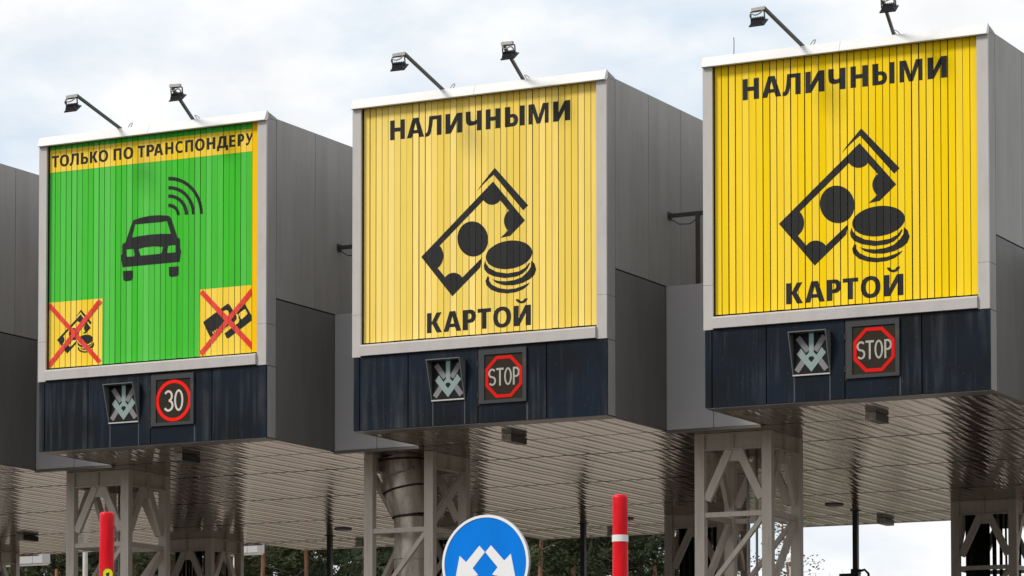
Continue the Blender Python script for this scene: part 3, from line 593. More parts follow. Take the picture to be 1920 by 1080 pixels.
def arc_pts(cx, cz, rx, rz, a0, a1, n): return [(cx + rx * math.cos(math.radians(a0 + (a1 - a0) * k / n)), cz + rz * math.sin(math.radians(a0 + (a1 - a0) * k / n))) for k in range(n + 1)]
def thick(path, w):
    """outline of a stroke along an open path"""
    L_, R_ = [], []
    for i, p in enumerate(path):
        a = path[max(i - 1, 0)]; b = path[min(i + 1, len(path) - 1)]
        dx, dz = b[0] - a[0], b[1] - a[1]; l = math.hypot(dx, dz) or 1
        L_.append((p[0] - dz / l * w / 2, p[1] + dx / l * w / 2)); R_.append((p[0] + dz / l * w / 2, p[1] - dx / l * w / 2))
    return (L_ + R_[::-1], [])
def display(label, kind):
    t = thing('led_display', (0, 0, 0), label, 'display', 'speed and stop displays under the signs')
    x0, x1, z0, z1 = 1.716, 2.340, 0.226, 0.858; f = 0.072; y = -0.0045
    mb = MB(); mb.plate([([(x0, z0), (x1, z0), (x1, z1), (x0, z1)], [[(x0 + f, z0 + f * .55), (x1 - f * .65, z0 + f * .55), (x1 - f * .65, z1 - f * .8), (x0 + f, z1 - f * .8)]])], y - 0.030, y); mb.build('frame', M['ledframe'], t)
    mb = MB(); mb.box((x0 - .020, y - .012, z0 - .02), (x0 - .002, y, z1 + .004)); mb.box((x0 - .014, y - .012, z1 + .002), (x1, y, z1 + .014)); mb.build('edge_shade', M['black'], t)  # black strips painted in as the shadow along the frame edges
    for z in (0.30, 0.66):
        mb = MB(); mb.box((x0 - .022, y - .034, z), (x0 - .001, y - .013, z + .07)); mb.build('hinge', M['black'], t)
    mb = MB(); mb.box((x0 + .03, y - .016, z0 + .02), (x1 - .02, y - .002, z1 - .02)); mb.build('screen', M['ledoff'], t)
    cx, cz = 2.041, 0.532; yl = y - 0.0165
    if kind == 'stop':
        o = []; i_ = []
        for k in range(8):
            a = math.radians(22.5 + 45 * k); o.append((cx + .262 * math.cos(a), cz + .266 * math.sin(a))); i_.append((cx + .221 * math.cos(a), cz + .225 * math.sin(a)))
        mb = MB(); mb.plate([(o, [i_])], yl - .004, yl); mb.build('red_octagon', M['redled_dim'], t)
        w = .022; hz = .090; ps = []
        S = lambda xc: thick(arc_pts(xc, cz + hz * .5, .040, hz * .5, 35, 270, 12)[:-1] + arc_pts(xc, cz - hz * .5, .040, hz * .5, 90, -145, 12), w)
        ps.append(S(cx - .152))
        ps.append(([(cx - .098, cz + hz + .014), (cx - .098, cz + hz - .010), (cx - .060, cz + hz - .010), (cx - .060, cz - hz - .014), (cx - .038, cz - hz - .014), (cx - .038, cz + hz - .010), (cx, cz + hz - .010), (cx, cz + hz + .014)], []))
        ps.append(([(cx + .057 + .050 * math.cos(a), cz + (hz + .014) * math.sin(a)) for a in [2 * math.pi * k / 24 for k in range(24)]], [[(cx + .057 + .029 * math.cos(a), cz + (hz - .008) * math.sin(a)) for a in [2 * math.pi * k / 24 for k in range(24)]]]))
        b = lambda u, v, p, q: [(u, p)] + arc_pts(u + (v - u) * .3, (p + q) / 2, (v - u) * .7, (q - p) / 2, -90, 90, 8) + [(u, q)]
        X = cx + .122
        ps.append(([(X, cz - hz - .014), (X + .022, cz - hz - .014), (X + .022, cz - .016)] + b(X + .024, X + .088, cz - .016, cz + hz + .014) + [(X, cz + hz + .014)], [b(X + .022, X + .066, cz + .005, cz + hz - .007)]))
        mb = MB(); mb.plate(ps, yl - .004, yl); mb.build('stop_text', M['whiteled_dim'], t)
    else:
        C = lambda r, k=1: [(cx + r * k * math.cos(a), cz + r * math.sin(a)) for a in [2 * math.pi * q / 48 for q in range(48)]]
        mb = MB(); mb.plate([(C(.258), [C(.217)])], yl - .004, yl); mb.build('red_circle', M['redled'], t)
        w = .027; hz = .118
        three = thick(arc_pts(cx - .075, cz + hz * .5, .052, hz * .5, 150, -78, 14), w)
        three2 = thick(arc_pts(cx - .072, cz - hz * .5, .060, hz * .52, 86, -152, 14), w)
        zo = ([(cx + .078 + .066 * math.cos(a), cz + .134 * math.sin(a)) for a in [2 * math.pi * q / 28 for q in range(28)]], [[(cx + .078 + .040 * math.cos(a), cz + .107 * math.sin(a)) for a in [2 * math.pi * q / 28 for q in range(28)]]])
        mb = MB(); mb.plate([three], yl - .004, yl); mb.plate([three2], yl - .0052, yl - .001); mb.plate([zo], yl - .004, yl); mb.build('speed_digits', M['whiteled'], t)
    return t
d = display('square display reading 30 in a red circle, under the green transponder sign', '30'); d.location = (0, 0, Z0)
d = display('display reading STOP in a red octagon under the pale yellow sign', 'stop'); d.location = (PITCH, 0, Z0)
d2 = copy_tree(d); d2.location = (2 * PITCH, 0, Z0); d2['label'] = 'display reading STOP in a red octagon with a rusty frame, under the deep yellow sign'

# ------------------------------------------------------------------ floodlights on arms
def floodlight(tip, sd, label):
    t = thing('floodlight', (0, 0, 0), label, 'floodlight', 'floodlights on arms above the signs')
    tp = Vector(tip)
    mb = MB(); mb.bar((0, 0, -0.02), tp, 0.032, 0.032); mb.build('arm', M['arm'], t)
    mb = MB(); mb.box((-0.05, -0.05, -0.03), (0.05, 0.06, -0.018)); mb.build('base_plate', M['arm'], t)
    xb = 0.145 * sd
    mb = MB(); mb.bar(tp + Vector((-0.012 * sd, 0, 0)), tp + Vector((xb, -0.01, -0.01)), 0.036, 0.036); mb.build('crossbar', M['lightgrey'], t)
    h = MB(); c = tp + Vector((xb * .55, 0.015, -0.135)); K = .80
    for s_ in (-1, 1): h.bar(tp + Vector((xb * .55 + s_ * .082, 0, -0.035)), c + Vector((s_ * .082, 0, 0.0)), 0.008, 0.02, (0, 1, 0))
    h.bar(tp + Vector((xb * .55 - .082, 0, -0.03)), tp + Vector((xb * .55 + .082, 0, -0.03)), 0.02, 0.008)
    h.build('bracket', M['lampbody'], t)
    # housing: a tapered tray leaning back so that its glass looks down at the sign
    ax = math.radians(38); R_ = Matrix.Rotation(ax, 3, 'X')
    def T(x, y, z): return c + R_ @ (Vector((x, y, z)) * K)
    b = MB()
    b.add([T(x, y, z) for x, y, z in ((-.115, -.09, -.035), (.115, -.09, -.035), (.115, .09, -.035), (-.115, .09, -.035), (-.115, -.09, -.018), (.115, -.09, -.018), (.115, .09, -.018), (-.115, .09, -.018))],
          [(3, 2, 1, 0), (4, 5, 6, 7), (0, 1, 5, 4), (1, 2, 6, 5), (2, 3, 7, 6), (3, 0, 4, 7)])
    b.add([T(x, y, z) for x, y, z in ((-.10, -.075, -.0178), (.10, -.075, -.0178), (.10, .075, -.0178), (-.10, .075, -.0178), (-.08, -.05, .035), (.08, -.05, .035), (.08, .05, .035), (-.08, .05, .035))],
          [(4, 5, 6, 7), (0, 1, 5, 4), (1, 2, 6, 5), (2, 3, 7, 6), (3, 0, 4, 7)])
    for k in range(6):
        x = -.07 + .028 * k
        b.add([T(xx, yy, zz) for xx, yy, zz in ((x, -.05, .034), (x + .006, -.05, .034), (x + .006, .05, .034), (x, .05, .034), (x, -.04, .055), (x + .006, -.04, .055), (x + .006, .04, .055), (x, .04, .055))],
              [(4, 5, 6, 7), (0, 1, 5, 4), (1, 2, 6, 5), (2, 3, 7, 6), (3, 0, 4, 7)])
    hb = b.build('lamp_housing', M['lampbody'], t)
    gl = MB(); gl.add([T(x, y, -.0365) for x, y in ((-.10, -.075), (.10, -.075), (.10, .075), (-.10, .075))], [(3, 2, 1, 0)]); gl.build('glass', M['lampglass'], hb)
    cb = MB()
    P_ = [tp + Vector((xb * .1, .01, .02)), tp + Vector((xb * .15, -.03, -.05)), tp + Vector((xb * .5, -.07, -.085)), tp + Vector((xb * .95, -.05, -.06)), tp + Vector((xb * 1.08, -.02, -.09)), c + Vector((xb * .3, -.02, .03))]
    pts = []
    for i in range(len(P_) - 1):
        a, b_ = P_[i], P_[i + 1]; m0 = (P_[min(i + 1, len(P_) - 1)] - P_[max(i - 1, 0)]) / 2; m1 = (P_[min(i + 2, len(P_) - 1)] - P_[i]) / 2
        for k in range(5):
            u = k / 5; pts.append(a * (2 * u ** 3 - 3 * u * u + 1) + m0 * (u ** 3 - 2 * u * u + u) + b_ * (-2 * u ** 3 + 3 * u * u) + m1 * (u ** 3 - u * u))
    cb.tube(pts, 0.008, 6); cb.build('lamp_cable', M['cable'], t)
    lp = MB(); r_ = 0.055
    lp.tube([(0.045 + .02 * math.sin(a) + r_ * (1 - math.cos(a)) * .5 * (0.9 if sd < 0 else -1.2), 0.03, -0.03 + r_ * 2.1 * math.sin(a / 2)) for a in [2 * math.pi * k / 14 for k in range(15)]], 0.0055, 6); lp.build('cable_loop', M['cable'], t)
    return t
fl = floodlight((-0.125, -0.85, 0.275), -1, ''); fr = floodlight((0.05, -0.62, 0.31), 1, '')
names = ['green transponder sign', 'pale yellow sign', 'deep yellow sign']
for i in range(3):
    for o, x, sd in ((fl, 1.205, 'left'), (fr, 2.265, 'right')):
        c = o if i == 0 else copy_tree(o)
        c.location = (i * PITCH + x, 0.1, Z0 + 4.015); c['label'] = '%s one of two floodlights on arms above the %s' % (sd, names[i])
        c.rotation_euler.z = math.radians((0, 2.5, -2)[i] * (1 if sd == 'left' else -1))
mb = MB(); mb.tube([(0, 0, -0.05), (0.004, 0, 0.2), (0.0, 0, 0.245)], 0.005, 6)
o = mb.build('antenna_rod', M['arm']); o.location = (2 * PITCH + 0.30, 0.15, Z0 + 4.0)
tag(o, 'thin upright rod on the left end of the deep yellow sign top', 'antenna')

# ------------------------------------------------------------------ rails between the boxes
def railing(label):
    t = thing('railing', (0, 0, 0), label, 'railing', 'roof railings between the lane boxes')
    mb = MB(); mb.bar((0.012, 0, 0.865), (1.22, 0, 0.865), 0.045, 0.045); mb.build('top_rail', M['dsteel'], t)
    for x in (0.375, 0.90):
        mb = MB(); mb.bar((x, 0, 0.0), (x, 0, 0.842), 0.045, 0.045, (0, 1, 0)); mb.build('post', M['dsteel'], t)
    mb = MB(); mb.box((0.0005, -0.05, 0.82), (0.011, 0.05, 0.91)); mb.build('wall_plate', M['dsteel'], t)
    mb = MB(); mb.tube([(0.01, 0.02, 0.83), (0.12, 0.02, 0.76), (0.26, 0.02, 0.75), (0.40, 0.02, 0.83)], 0.006, 6); mb.build('cable', M['blackcable'], t)
    return t
ra = railing('dark roof railing between the green sign box and the pale yellow box'); ra.location = (WID, FASC + 0.10, Z0 + 1.737)
rb = copy_tree(ra); rb.location.x = PITCH + WID; rb['label'] = 'dark roof railing between the pale yellow box and the deep yellow box'

# ------------------------------------------------------------------ lattice columns
def lattice_column(rear, label, duct=False):
    t = thing('lattice_column', (0, 0, 0), label, 'column', 'lattice steel columns under the canopy')
    H = Z0 - 0.155 - 0.004; top = H; hw = 0.50; m = M['steel']
    for sx in (-1, 1):
        for sy in (-1, 1):
            mb = MB(); x = sx * (hw - .0625); y = sy * (hw - .05)
            mb.box((x - .0625, y - .05, 0.0), (x + .0625, y + .05, top)); mb.box((x - .11, y - .10, -0.004), (x + .11, y + .10, 0.02)); mb.build('leg', m, t)
    bm = MB()
    for s_ in ((1,) if duct else (-1, 1)):                 # I-beams round the head, with a stiffener each
        y = s_ * (hw - .05); xi = hw - .126
        bm.box((-xi, y - .006, top - .19), (xi, y + .006, top - .012)); bm.box((-xi, y - .05, top - .202), (xi, y + .05, top - .19)); bm.box((-xi, y - .05, top - .012), (xi, y + .05, top))
        bm.box((-.006, y - .045, top - .1895), (.006, y + .045, top - .0125))
    for s_ in (-1, 1):
        x = s_ * (hw - .0625); yi = hw - .101
        bm.box((x - .006, -yi, top - .19), (x + .006, yi, top - .012)); bm.box((x - .05, -yi, top - .202), (x + .05, yi, top - .19)); bm.box((x - .05, -yi, top - .012), (x + .05, yi, top))
        bm.box((x - .045, -.006, top - .1895), (x + .045, .006, top - .0125))
    bm.build('head_beam', m, t)
    strut_z = [top - 0.98, top - 1.95, top - 2.92, top - 3.89, top - 4.86]
    for fx, fy in ((0, -1), (1, 0), (0, 1), (-1, 0)):
        st = MB(); br = MB()
        def P_(u, z): return (u * (hw - .125), fy * (hw - .05), z) if fy else (fx * (hw - .0625), u * (hw - .1), z)
        side = (0, 1, 0) if fy else (1, 0, 0)
        if duct and fx: br.bar(P_(.97 * fx, top - .24), P_(-.97 * fx, top - .88), 0.10, 0.055, side)
        elif not (duct and fy < 0):
            for s_ in (-1, 1): br.bar(P_(s_ * .16, top - .205), P_(s_ * .95, top - .80), 0.10, 0.055, side)
        for z in strut_z: st.bar(P_(-1, z), P_(1, z), 0.055, 0.06)
        for k in range(len(strut_z) - 1):
            a, b = (1, -1) if (k % 2 == 0) else (-1, 1)
            br.bar(P_(a * .99, strut_z[k] - .05), P_(b * .99, strut_z[k + 1] + .05), 0.055 if fy else 0.09, 0.055, side)
        if not (duct and (fx or fy < 0)):
            q = P_(0, top - .25); w_ = (.13, .010, .09) if fy else (.010, .13, .09)
            br.box([q[i] - w_[i] for i in range(3)], [q[i] + w_[i] for i in range(3)])
        st.build('strut', m, t); br.build('brace', m, t)
    if not rear and not duct:
        for x, y in ((-.06, .10), (.04, .14)):
            mb = MB(); mb.tube([(x, y, 0.02), (x, y, H * .5), (x, y, H)], .016, 8); mb.build('conduit', M['lightgrey'], t)
    if rear:
        r = random.Random(4)
        mb = MB()
        for k in range(26):
            x, y = (-.36 + r.uniform(0, .20), -.32 + r.uniform(0, .66)) if k < 18 else (r.uniform(-.1, .34), r.uniform(.2, .34)); q = r.uniform(.012, .026)
            mb.tube([(x, y, 0.02), (x + r.uniform(-.03, .03), y + r.uniform(-.03, .03), H * .5), (x, y, H)], q, 6)
        mb.build('cable_bundle', M['blackcable'], t)
    return t
ca = lattice_column(False, ''); cb_ = lattice_column(True, '')
fl_ = {0: 'lattice steel column in front, beneath the left end of the green sign box', 1: 'lattice steel column with the fat metal duct, beneath the pale yellow box', 2: 'lattice steel column in front, beneath the left end of the deep yellow box'}
for k in (0, 1, 2):
    c = ca if k == 0 else lattice_column(False, '', True) if k == 1 else copy_tree(ca)
    c.location = (4.02 + PITCH * (k - 1), 2.62, 0.155); c['label'] = fl_[k]
rl = {-2: 'dark rear lattice column at the far left edge', -1: 'dark rear lattice column seen right of the front column under the green sign', 0: 'dark rear lattice column half hidden behind the duct column and the blue sign',
      1: 'dark rear lattice column just left of the front column under the deep yellow box', 2: 'dark rear lattice column against the sky at the right edge'}
for k in (-2, -1, 0, 1, 2):
    c = cb_ if k == -2 else copy_tree(cb_)
    c.location = (4.02 + PITCH * (k - 1), 11.78, 0.155); c['label'] = rl[k]

# ------------------------------------------------------------------ duct inside the middle column
t = thing('ventilation_duct', (3.95, 2.62, 0.155), 'fat weathered metal duct running down inside the middle lattice column', 'duct')
def L_(x, z): return (x - 3.95, 0.0, Z0 + z - 0.155)
mb = MB(); mb.tube([L_(3.785, -0.012), L_(3.805, -0.12), L_(3.86, -0.42)], [.305, .303, .290], 32, False); mb.build('upper_pipe', M['duct'], t)
mb = MB(); mb.tube([L_(3.862, -0.43), L_(3.895, -0.60), L_(3.925, -0.765)], [.286, .268, .228], 32, False); mb.build('elbow_pipe', M['duct'], t)
mb = MB(); mb.tube([L_(3.92, -0.775), L_(3.92, -1.1), L_(3.92, -1.32)], .212, 32, False); mb.build('riser_pipe', M['duct'], t)
mb = MB(); mb.tube([L_(3.92, -1.325), L_(3.92, -3.0), (3.92 - 3.95, 0, 0)], .209, 32, False); mb.build('riser_pipe', M['duct'], t)
for (x, z, r_, tl) in ((3.79, -0.05, .312, .06), (3.861, -0.428, .297, .22), (3.925, -0.772, .236, .06)):
    mb = MB(); mb.tube([(x - 3.95 + r_ * math.cos(a), r_ * math.sin(a), Z0 + z - .155 + tl * r_ * math.cos(a)) for a in [2 * math.pi * q / 36 for q in range(37)]], .013, 6, False); mb.build('joint_band', M['rust'], t)
rr = random.Random(2)
mb = MB(); mb.tube([(3.815 - 3.95 + .304 * math.cos(a), .304 * math.sin(a), Z0 - .235 - .155 + .09 * (a + 1.35) + rr.uniform(-.006, .006)) for a in [-2.05 + 1.45 * q / 16 for q in range(17)]], [.006 + .012 * rr.random() for q in range(17)], 7); mb.build('sealant', M['foam'], t)

# ------------------------------------------------------------------ things under the ceiling
def soffit_lamp():
    t = thing('soffit_lamp', (0, 0, 0), '', 'lamp', 'box lamps under the canopy')
    mb = MB(); mb.box((-.06, 0, -.09), (.06, .42, -.004)); mb.build('housing', M['lampbody'], t)
    mb = MB(); mb.box((-.062, -.012, -.092), (.062, -.0005, -.003)); mb.box((-.045, -.020, -.08), (-.03, -.0125, -.04)); mb.box((.03, -.020, -.08), (.045, -.0125, -.04)); mb.box((-.018, -.018, -.075), (.018, -.0125, -.05)); mb.build('end_cap', M['endcap'], t)
    return t
sl_ = soffit_lamp()
for k, (x, y, lb) in enumerate([(1.53, 0.86, 'box lamp under the front of the green sign box'), (6.15, 1.0, 'box lamp under the front of the pale yellow box'), (10.77, 1.12, 'box lamp under the front of the deep yellow box'),
                                (6.33, 13.15, 'box lamp at the rear edge of the canopy, against the sky'), (1.72, 13.15, 'box lamp at the rear canopy edge beside the red post with the white band'), (-7.10, 9.3, 'dark box lamp under the canopy at the far left'),
                                (-2.88, 13.0, 'rear box lamp seen through the column under the green sign')]):
    c = sl_ if k == 0 else copy_tree(sl_)
    c.location = (x, y, Z0 - 0.003); c['label'] = lb
for k, (x, y, lb) in enumerate([(2.786, 11.42, 'small round ceiling light left of the red post with the white band'), (6.46, 10.89, 'small round ceiling light right of the column under the deep yellow box'), (-1.95, 10.9, 'small round ceiling light left of the middle lattice column')]):
    mb = MB(); mb.tube([(0, 0, 0.0), (0, 0, -.02), (0, 0, -.032)], [.14, .14, .10], 20); o = mb.build('ceiling_light', M['lightgrey']); o.location = (x, y, Z0 - .003); tag(o, lb, 'lamp', 'round ceiling lights')
def hanging_pole():
    t = thing('hanging_pole', (0, 0, 0), '', 'pole', 'dark poles hanging from the canopy')
    mb = MB(); mb.bar((0, 0, 0), (0, 0, -0.93), .075, .075, (0, 1, 0)); mb.build('pole', M['dsteel'], t)
    mb = MB(); mb.box((-.065, -.065, -.012), (.065, .065, -.001)); mb.build('ceiling_plate', M['dsteel'], t)
    mb = MB(); mb.box((-.25, -.05, -1.02), (.06, .05, -.95)); mb.box((-.06, -.06, -.96), (.06, .06, -.885)); mb.tube([(.05, 0, -.92), (.14, .0, -.90), (.20, 0, -.96), (.21, 0, -1.05)], .02, 6); mb.build('camera_head', M['lampbody'], t)
    return t
hp = hanging_pole()
for k, (x, lb) in enumerate([(-2.76, 'dark pole hanging from the canopy left of the middle lattice column'), (1.86, 'dark pole hanging from the canopy between the blue sign and the red post'), (6.42, 'dark pole hanging from the canopy against the open sky')]):
    c = hp if k == 0 else copy_tree(hp)
    c.location = (x, 11.85, Z0 - .004); c['label'] = lb

# ------------------------------------------------------------------ keep-left-or-right sign and red posts in front
t = thing('direction_sign', (13.162, -12.784, 0.0), 'round blue sign with two white arrows pointing down left and down right', 'road sign')
zc = 3.466; Rr = 0.350
def disc(r0, r1, y0, y1):
    mb = MB(); n = 64; outer = [(r1 * math.cos(2 * math.pi * k / n), zc + r1 * math.sin(2 * math.pi * k / n)) for k in range(n)]
    inner = [[(r0 * math.cos(2 * math.pi * k / n), zc + r0 * math.sin(2 * math.pi * k / n)) for k in range(n)]] if r0 else []
    mb.plate([(outer, inner)], y0, y1); return mb
disc(0, Rr, -.012, 0.010).build('backing_plate', M['aluminium'], t)
disc(0, Rr - .0201, -.016, -.0125).build('face', M['signblue'], t)
disc(Rr - .020, Rr - .001, -.020, -.0125).build('border', M['signwhite'], t)
AR = [(-.13, .37), (0, .235), (-.283, -.084), (-.155, -.23), (-.70, -.36), (-.585, .18), (-.435, .046)]
for s_ in (1, -1):
    pl = [(s_ * u * Rr - s_ * .0015, zc + v * Rr) for u, v in AR]
    if s_ < 0: pl = pl[::-1]
    mb = MB(); mb.plate([(pl, [])], -.0185, -.0165); mb.build('arrow', M['signwhite'], t)
mb = MB(); mb.tube([(0, .045, 0), (0, .045, 3.72)], .03, 16); mb.build('pole', M['aluminium'], t)
mb = MB(); mb.box((-.05, .0105, 3.25), (.05, .06, 3.28)); mb.box((-.05, .0105, 3.62), (.05, .06, 3.65)); mb.build('clamp', M['aluminium'], t)
def red_post(h, loc, label):
    t = thing('red_post', loc, label, 'post', 'red wrapped posts in front of the toll lanes')
    r = random.Random(int(loc[0] * 10)); n = 24; mb = MB(); rings = [0, .2, .6, 1.0, 1.4, 1.8, 2.1] + [2.2 + .04 * k for k in range(int((h - 2.25) / .04))] + [h - .02, h - .006, h]
    base = len(mb.v)
    ph = [r.uniform(0, 6) for _ in range(6)]
    for i, z in enumerate(rings):
        q = 0.0475 - .004 * z / h
        if z == h: q -= .010
        if z == h - .006: q -= .002
        for k in range(n):
            a = 2 * math.pi * k / n
            w = .0009 * math.sin(3 * a + 9 * z + ph[0]) + .0008 * math.sin(5 * a - 14 * z + ph[1]) + .0005 * math.sin(9 * a + 23 * z + ph[2])
            mb.v.append(((q + w) * math.cos(a), (q + w) * math.sin(a), z))
    for i in range(len(rings) - 1):
        for k in range(n):
            mb.f.append((i * n + k, i * n + (k + 1) % n, (i + 1) * n + (k + 1) % n, (i + 1) * n + k)); mb.sm.append(True)
    mb.f.append(tuple((len(rings) - 1) * n + k for k in range(n))); mb.sm.append(False)
    mb.build('wrapped_tube', M['redwrap'], t)
    return t
pb = red_post(3.487, (15.989, -16.506, 0), 'red plastic wrapped post with a white reflective band, right of the blue sign')
mb = MB(); mb.tube([(0, 0, 3.487 - .268), (0, 0, 3.487 - .230)], .0465, 28, False); mb.build('reflective_band', M['whitetape'], pb)
pa = red_post(3.477, (12.886, -17.10, 0), 'red wrapped post with a yellow disc, in front of the column under the green sign')
dv = Vector((23.698 - 12.886, -32.712 + 17.1, 0)).normalized(); sd_ = Vector((-dv.y, dv.x, 0))
mb = MB(); n = 32; c0 = dv * .052 + Vector((0, 0, 3.477 - .372)) + sd_ * .006
mb.add([c0 + sd_ * .033 * math.cos(2 * math.pi * k / n) + Vector((0, 0, .036 * math.sin(2 * math.pi * k / n))) for k in range(n)] + [c0 - dv * .012 + sd_ * .033 * math.cos(2 * math.pi * k / n) + Vector((0, 0, .036 * math.sin(2 * math.pi * k / n))) for k in range(n)],
       [tuple(range(n)), tuple(range(n, 2 * n))[::-1]] + [(k, n + k, n + (k + 1) % n, (k + 1) % n) for k in range(n)])
yd = mb.build('disc', M['lime'], pa)
mb = MB(); n = 32; c1 = c0 + dv * .0015
mb.add([c1 + sd_ * q * math.cos(2 * math.pi * k / n) + Vector((0, 0, q * 1.09 * math.sin(2 * math.pi * k / n))) for q in (.033, .0295) for k in range(n)], [(k, n + k, n + (k + 1) % n, (k + 1) % n) for k in range(n)])
mb.add([c1 + sd_ * u + Vector((0, 0, v)) for u, v in ((-.004, -.03), (.004, -.03), (.010, .010), (-.012, .002))], [(0, 1, 2, 3)]); mb.build('disc_mark', M['blackcable'], yd)

# ------------------------------------------------------------------ things beyond the canopy
def far_roof(x, y, z, w, h, label):
    t = thing('distant_canopy', (x, y, 0), label, 'building', 'grey structures seen beyond the canopy')
    mb = MB(); mb.box((-w, 0, z), (-.265, .3, z + h)); mb.box((-.255, 0, z), (0, .3, z + h)); mb.build('fascia', M['fascia'], t)
    mb = MB(); mb.box((-w, .03, z - .03), (-.02, .27, z - .002)); mb.build('soffit', M['cap'], t)
    mb = MB()
    for px in (-w + .3, -w + 1.0): mb.box((px - .08, .08, 0), (px + .08, .22, z - .032))
    mb.build('post', M['steel'], t)
    return t
far_roof(-17.64, 24.49, 7.30, 2.6, 1.6, 'grey clad canopy end seen low at the far left beyond the toll canopy')
far_roof(-13.42, 26.67, 7.53, 1.6, 1.6, 'small grey clad block seen beyond the canopy, left of an orange pine trunk')
def lamp_post(loc, h, label, globe):
    t = thing('lamp_post', loc, label, 'street lamp', 'lamp posts beyond the canopy')
    mb = MB(); mb.tube([(0, 0, 0), (0, 0, h)], [.06, .045], 12); mb.build('pole', M['lightgrey'], t)
    mb = MB()
    if globe:
        mb.tube([(0, 0, h), (0, 0, h + .03), (0, 0, h + .05)], [.05, .13, .13], 14); mb.tube([(0, 0, h + .052), (0, 0, h + .11), (0, 0, h + .17), (0, 0, h + .20)], [.09, .10, .08, .02], 14)
    else: mb.tube([(0, 0, h), (.2, 0, h + .25), (.8, 0, h + .35)], [.045, .045, .07], 10)
    mb.build('lamp_head', M['signwhite'] if globe else M['lightgrey'], t)
lamp_post((-11.012, 16.695, 0), 8.2, 'pale street lamp pole behind the column under the green sign', False)
lamp_post((1.998, 20.067, 0), 6.22, 'pale lamp post with a round head seen through the column under the deep yellow box', True)

# ------------------------------------------------------------------ trees
def card(mb, p, r, size, flat=0.5):
    """one small leaf or needle spray: a bent four-sided blade"""
    d = Vector((r.gauss(0, 1), r.gauss(0, 1), r.gauss(0, flat) + .25)).normalized(); s_ = d.cross(Vector((r.gauss(0, 1), r.gauss(0, 1), r.gauss(0, 1)))).normalized()
    l = size * r.uniform(.6, 1.3); w = l * r.uniform(.16, .34)
    n = len(mb.v)
    mb.v += [tuple(p), tuple(p + d * l * .5 + s_ * w), tuple(p + d * l), tuple(p + d * l * .5 - s_ * w)]
    mb.f.append((n, n + 1, n + 2, n + 3)); mb.sm.append(False)
def pine(seed, h, crown_lo, spread, density, needle, lean=0.0, size=.17):
    r = random.Random(seed)
    t = thing('pine_tree', (0, 0, 0), '', 'tree', 'pine trees beyond the canopy')
    pts = []; x = y = 0
    for k in range(13):
        pts.append((x, y, h * k / 12)); x += r.gauss(0, .07) + lean; y += r.gauss(0, .07)
    tr = MB(); tr.tube(pts, [max(.03, .155 * (1 - .86 * k / 12)) for k in range(13)], 9)
    def at_h(z):
        u = max(0, min(11.999, z / h * 12)); k = int(u); a, b = Vector(pts[k]), Vector(pts[k + 1]); return a + (b - a) * (u - k)
    nb = MB(); dead = MB(); z = crown_lo - 2.8
    while z < crown_lo:                                    # bare dead stubs under the crown
        z += r.uniform(.25, .8); p = at_h(z); a = r.uniform(0, 6.28); l = r.uniform(.4, 1.6)
        q = [p + Vector((math.cos(a) * l * u, math.sin(a) * l * u, -.15 * l * u + r.gauss(0, .05))) for u in (0, .4, .75, 1)]
        dead.tube(q, [.03, .022, .014, .006], 5)
    z = crown_lo
    while z < h - .2:
        f = (z - crown_lo) / (h - crown_lo); p = at_h(z); a = r.uniform(0, 6.28)
        L = spread * (0.55 + .75 * math.sin(math.pi * min(1, .12 + .85 * f)) ** .8 - .55 * f) * r.uniform(.55, 1.2)
        up = r.uniform(-.08, .38) + .4 * f
        bend = r.uniform(-.2, .25); q = []
        for u in (0, .25, .5, .75, 1):
            aa = a + bend * u; q.append(p + Vector((math.cos(aa) * L * u, math.sin(aa) * L * u, L * up * u * (1.15 - .5 * u))))
        dead.tube(q, [.032 * (1 - .85 * u) * (1.1 - .5 * f) for u in (0, .25, .5, .75, 1)], 5)
        ncl = int(max(3, density * L))
        for k in range(ncl):
            u = r.uniform(.28, 1.02) ** .8; k0 = min(3, int(u * 4)); b0 = q[k0] + (q[k0 + 1] - q[k0]) * (u * 4 - k0)
            c = b0 + Vector((r.gauss(0, .24), r.gauss(0, .24), r.gauss(0.06, .14))) * (.6 + .5 * L / spread)
            if k % 2 == 0 and size > .15: card(nb, c - Vector((0, 0, .1)), r, .62)
            for _ in range(r.randint(20, 32)): card(nb, c + Vector((r.gauss(0, .22), r.gauss(0, .22), r.gauss(0, .15))), r, size)
        z += r.uniform(.12, .34)
    tr.build('trunk', M['bark'], t); nb.build('crown', M[needle], t); dead.build('branches', M['greybark'], t)
    return t
protos = [pine(1, 19, 7.5, 2.9, 5.6, 'needle'), pine(2, 20.5, 7.0, 2.7, 5.6, 'needle_dark'), pine(3, 17.5, 6.0, 3.1, 5.8, 'needle'), pine(4, 20, 10.9, 2.6, 4.6, 'needle_dark', .012), pine(6, 19.5, 11.6, 2.6, 4.8, 'needle', -.008)]
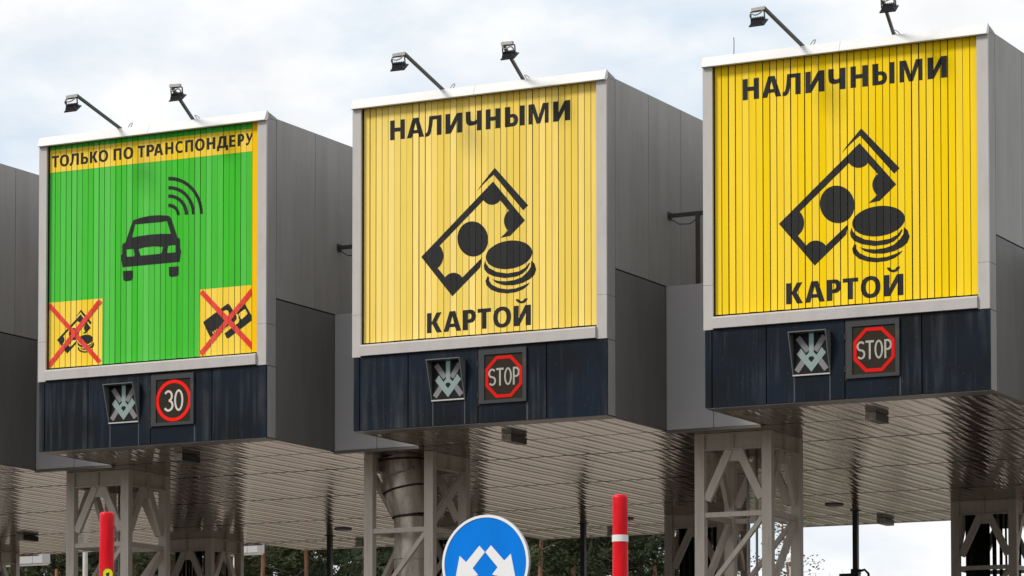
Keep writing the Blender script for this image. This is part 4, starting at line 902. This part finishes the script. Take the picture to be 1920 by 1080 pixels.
spots = [(-43.8, 64.8), (-41.6, 66.0), (-38.75, 67.4), (-37.4, 68.1), (-35.2, 69.3), (-29.5, 72.2),
 (-50.3, 70.4), (-47.2, 72.0), (-44.3, 73.5), (-40.1, 75.7), (-32.1, 79.8), (-30.2, 80.9),
 (-58.6, 79.6), (-56.1, 80.9), (-52.0, 83.0), (-48.7, 84.7), (-47.0, 85.6), (-43.7, 87.3), (-36.7, 90.9), (-34.0, 92.4),
 (-66.4, 89.0), (-64.0, 90.3), (-61.5, 91.6), (-59.9, 92.4), (-56.6, 94.1), (-54.1, 95.4), (-51.8, 96.6), (-44.7, 100.3), (-42.3, 101.5), (-40.3, 102.5), (-38.2, 103.6),
 (-38.1, 79.0), (-44.2, 91.5), (-47.2, 99.0), (-38.4, 84.4), (-47.8, 104.3), (-54.7, 111.9), (-40.0, 91.5), (-54.3, 115.5), (-54.0, 106.7), (-33.2, 76.8),
 (-74.2, 101.8), (-71.0, 103.5), (-66.1, 106.0), (-63.3, 107.5), (-60.6, 108.9), (-57.9, 110.3), (-52.0, 113.3), (-48.8, 115.0), (-46.0, 116.4)]
rr = random.Random(12); used = set()
for x, y in spots:
    k = (3 + rr.randrange(2)) if y < 73 or (x, y) in ((-40.1, 75.7), (-32.1, 79.8), (-30.2, 80.9)) else rr.randrange(3); c = protos[k] if k not in used else copy_tree(protos[k]); used.add(k)
    c.location = (x, y, 0); c.rotation_euler.z = rr.uniform(0, 6.28); s_ = rr.uniform(.92, 1.1); c.scale = (s_, s_, s_)
    c['label'] = 'tall pine with an orange trunk in the stand of pines beyond the toll canopy'
p5 = pine(9, 12.7, 6.5, .75, 3.4, 'needle', 0, .11); p5.location = (-18.25, 69.04, 0); p5['label'] = 'thin sparse pine against the sky, seen through the column under the deep yellow box'

def leafy(name, seed, h, spread, n, label, cat, group, twigs=5):
    r = random.Random(seed); t = thing(name, (0, 0, 0), label, cat, group)
    st = MB(); lv = MB(); tips = []
    for k in range(9):
        a = r.uniform(0, 6.28); e = spread * r.uniform(.3, 1); hh = h * r.uniform(.78, 1.0)
        q = [Vector((math.cos(a) * e * u ** 1.4, math.sin(a) * e * u ** 1.4, hh * u)) for u in (0, .3, .6, .85, 1)]
        st.tube(q, [.05, .035, .022, .012, .005], 5); tips.append(q)
    for k in range(n):
        q = r.choice(tips); u = r.uniform(.35, 1); i = min(3, int(u * 4)); p = q[i] + (q[i + 1] - q[i]) * (u * 4 - i)
        c = p + Vector((r.gauss(0, .32), r.gauss(0, .32), r.gauss(-.1, .22)))
        for _ in range(8): card(lv, c + Vector((r.gauss(0, .09), r.gauss(0, .09), r.gauss(0, .08))), r, .085, 1.0)
    for k in range(twigs):
        a = r.uniform(0, 6.28); e = spread * r.uniform(.2, .9); b = Vector((math.cos(a) * e, math.sin(a) * e, h * .8))
        st.tube([b, b + Vector((r.gauss(0, .05), 0, h * .12)), b + Vector((r.gauss(0, .10), 0, h * .20))], [.008, .005, .002], 4)
        for _ in range(3):
            c_ = b + Vector((0, 0, h * r.uniform(.05, .14))); st.tube([c_, c_ + Vector((r.gauss(0, .12), 0, r.uniform(.1, .22)))], [.004, .002], 4)
    st.build('stems', M['greybark'], t); lv.build('foliage', M['leaf'], t); return t
b1 = leafy('birch_bush', 1, 6.35, 1.3, 420, 'yellow green bush seen through the column under the deep yellow box', 'bush', 'bushes beyond the canopy'); b1.location = (0.15, 22.48, 0)
b2 = leafy('birch_bush', 2, 5.98, 1.0, 260, 'low leafy bush with bare twigs right of the column under the deep yellow box', 'bush', 'bushes beyond the canopy', 9); b2.location = (2.95, 18.5, 0)
b3 = leafy('birch_bush', 5, 5.62, 0.9, 40, 'thin leafless twigs at the foot of the open sky', 'bush', 'bushes beyond the canopy', 9); b3.location = (4.2, 18.9, 0)
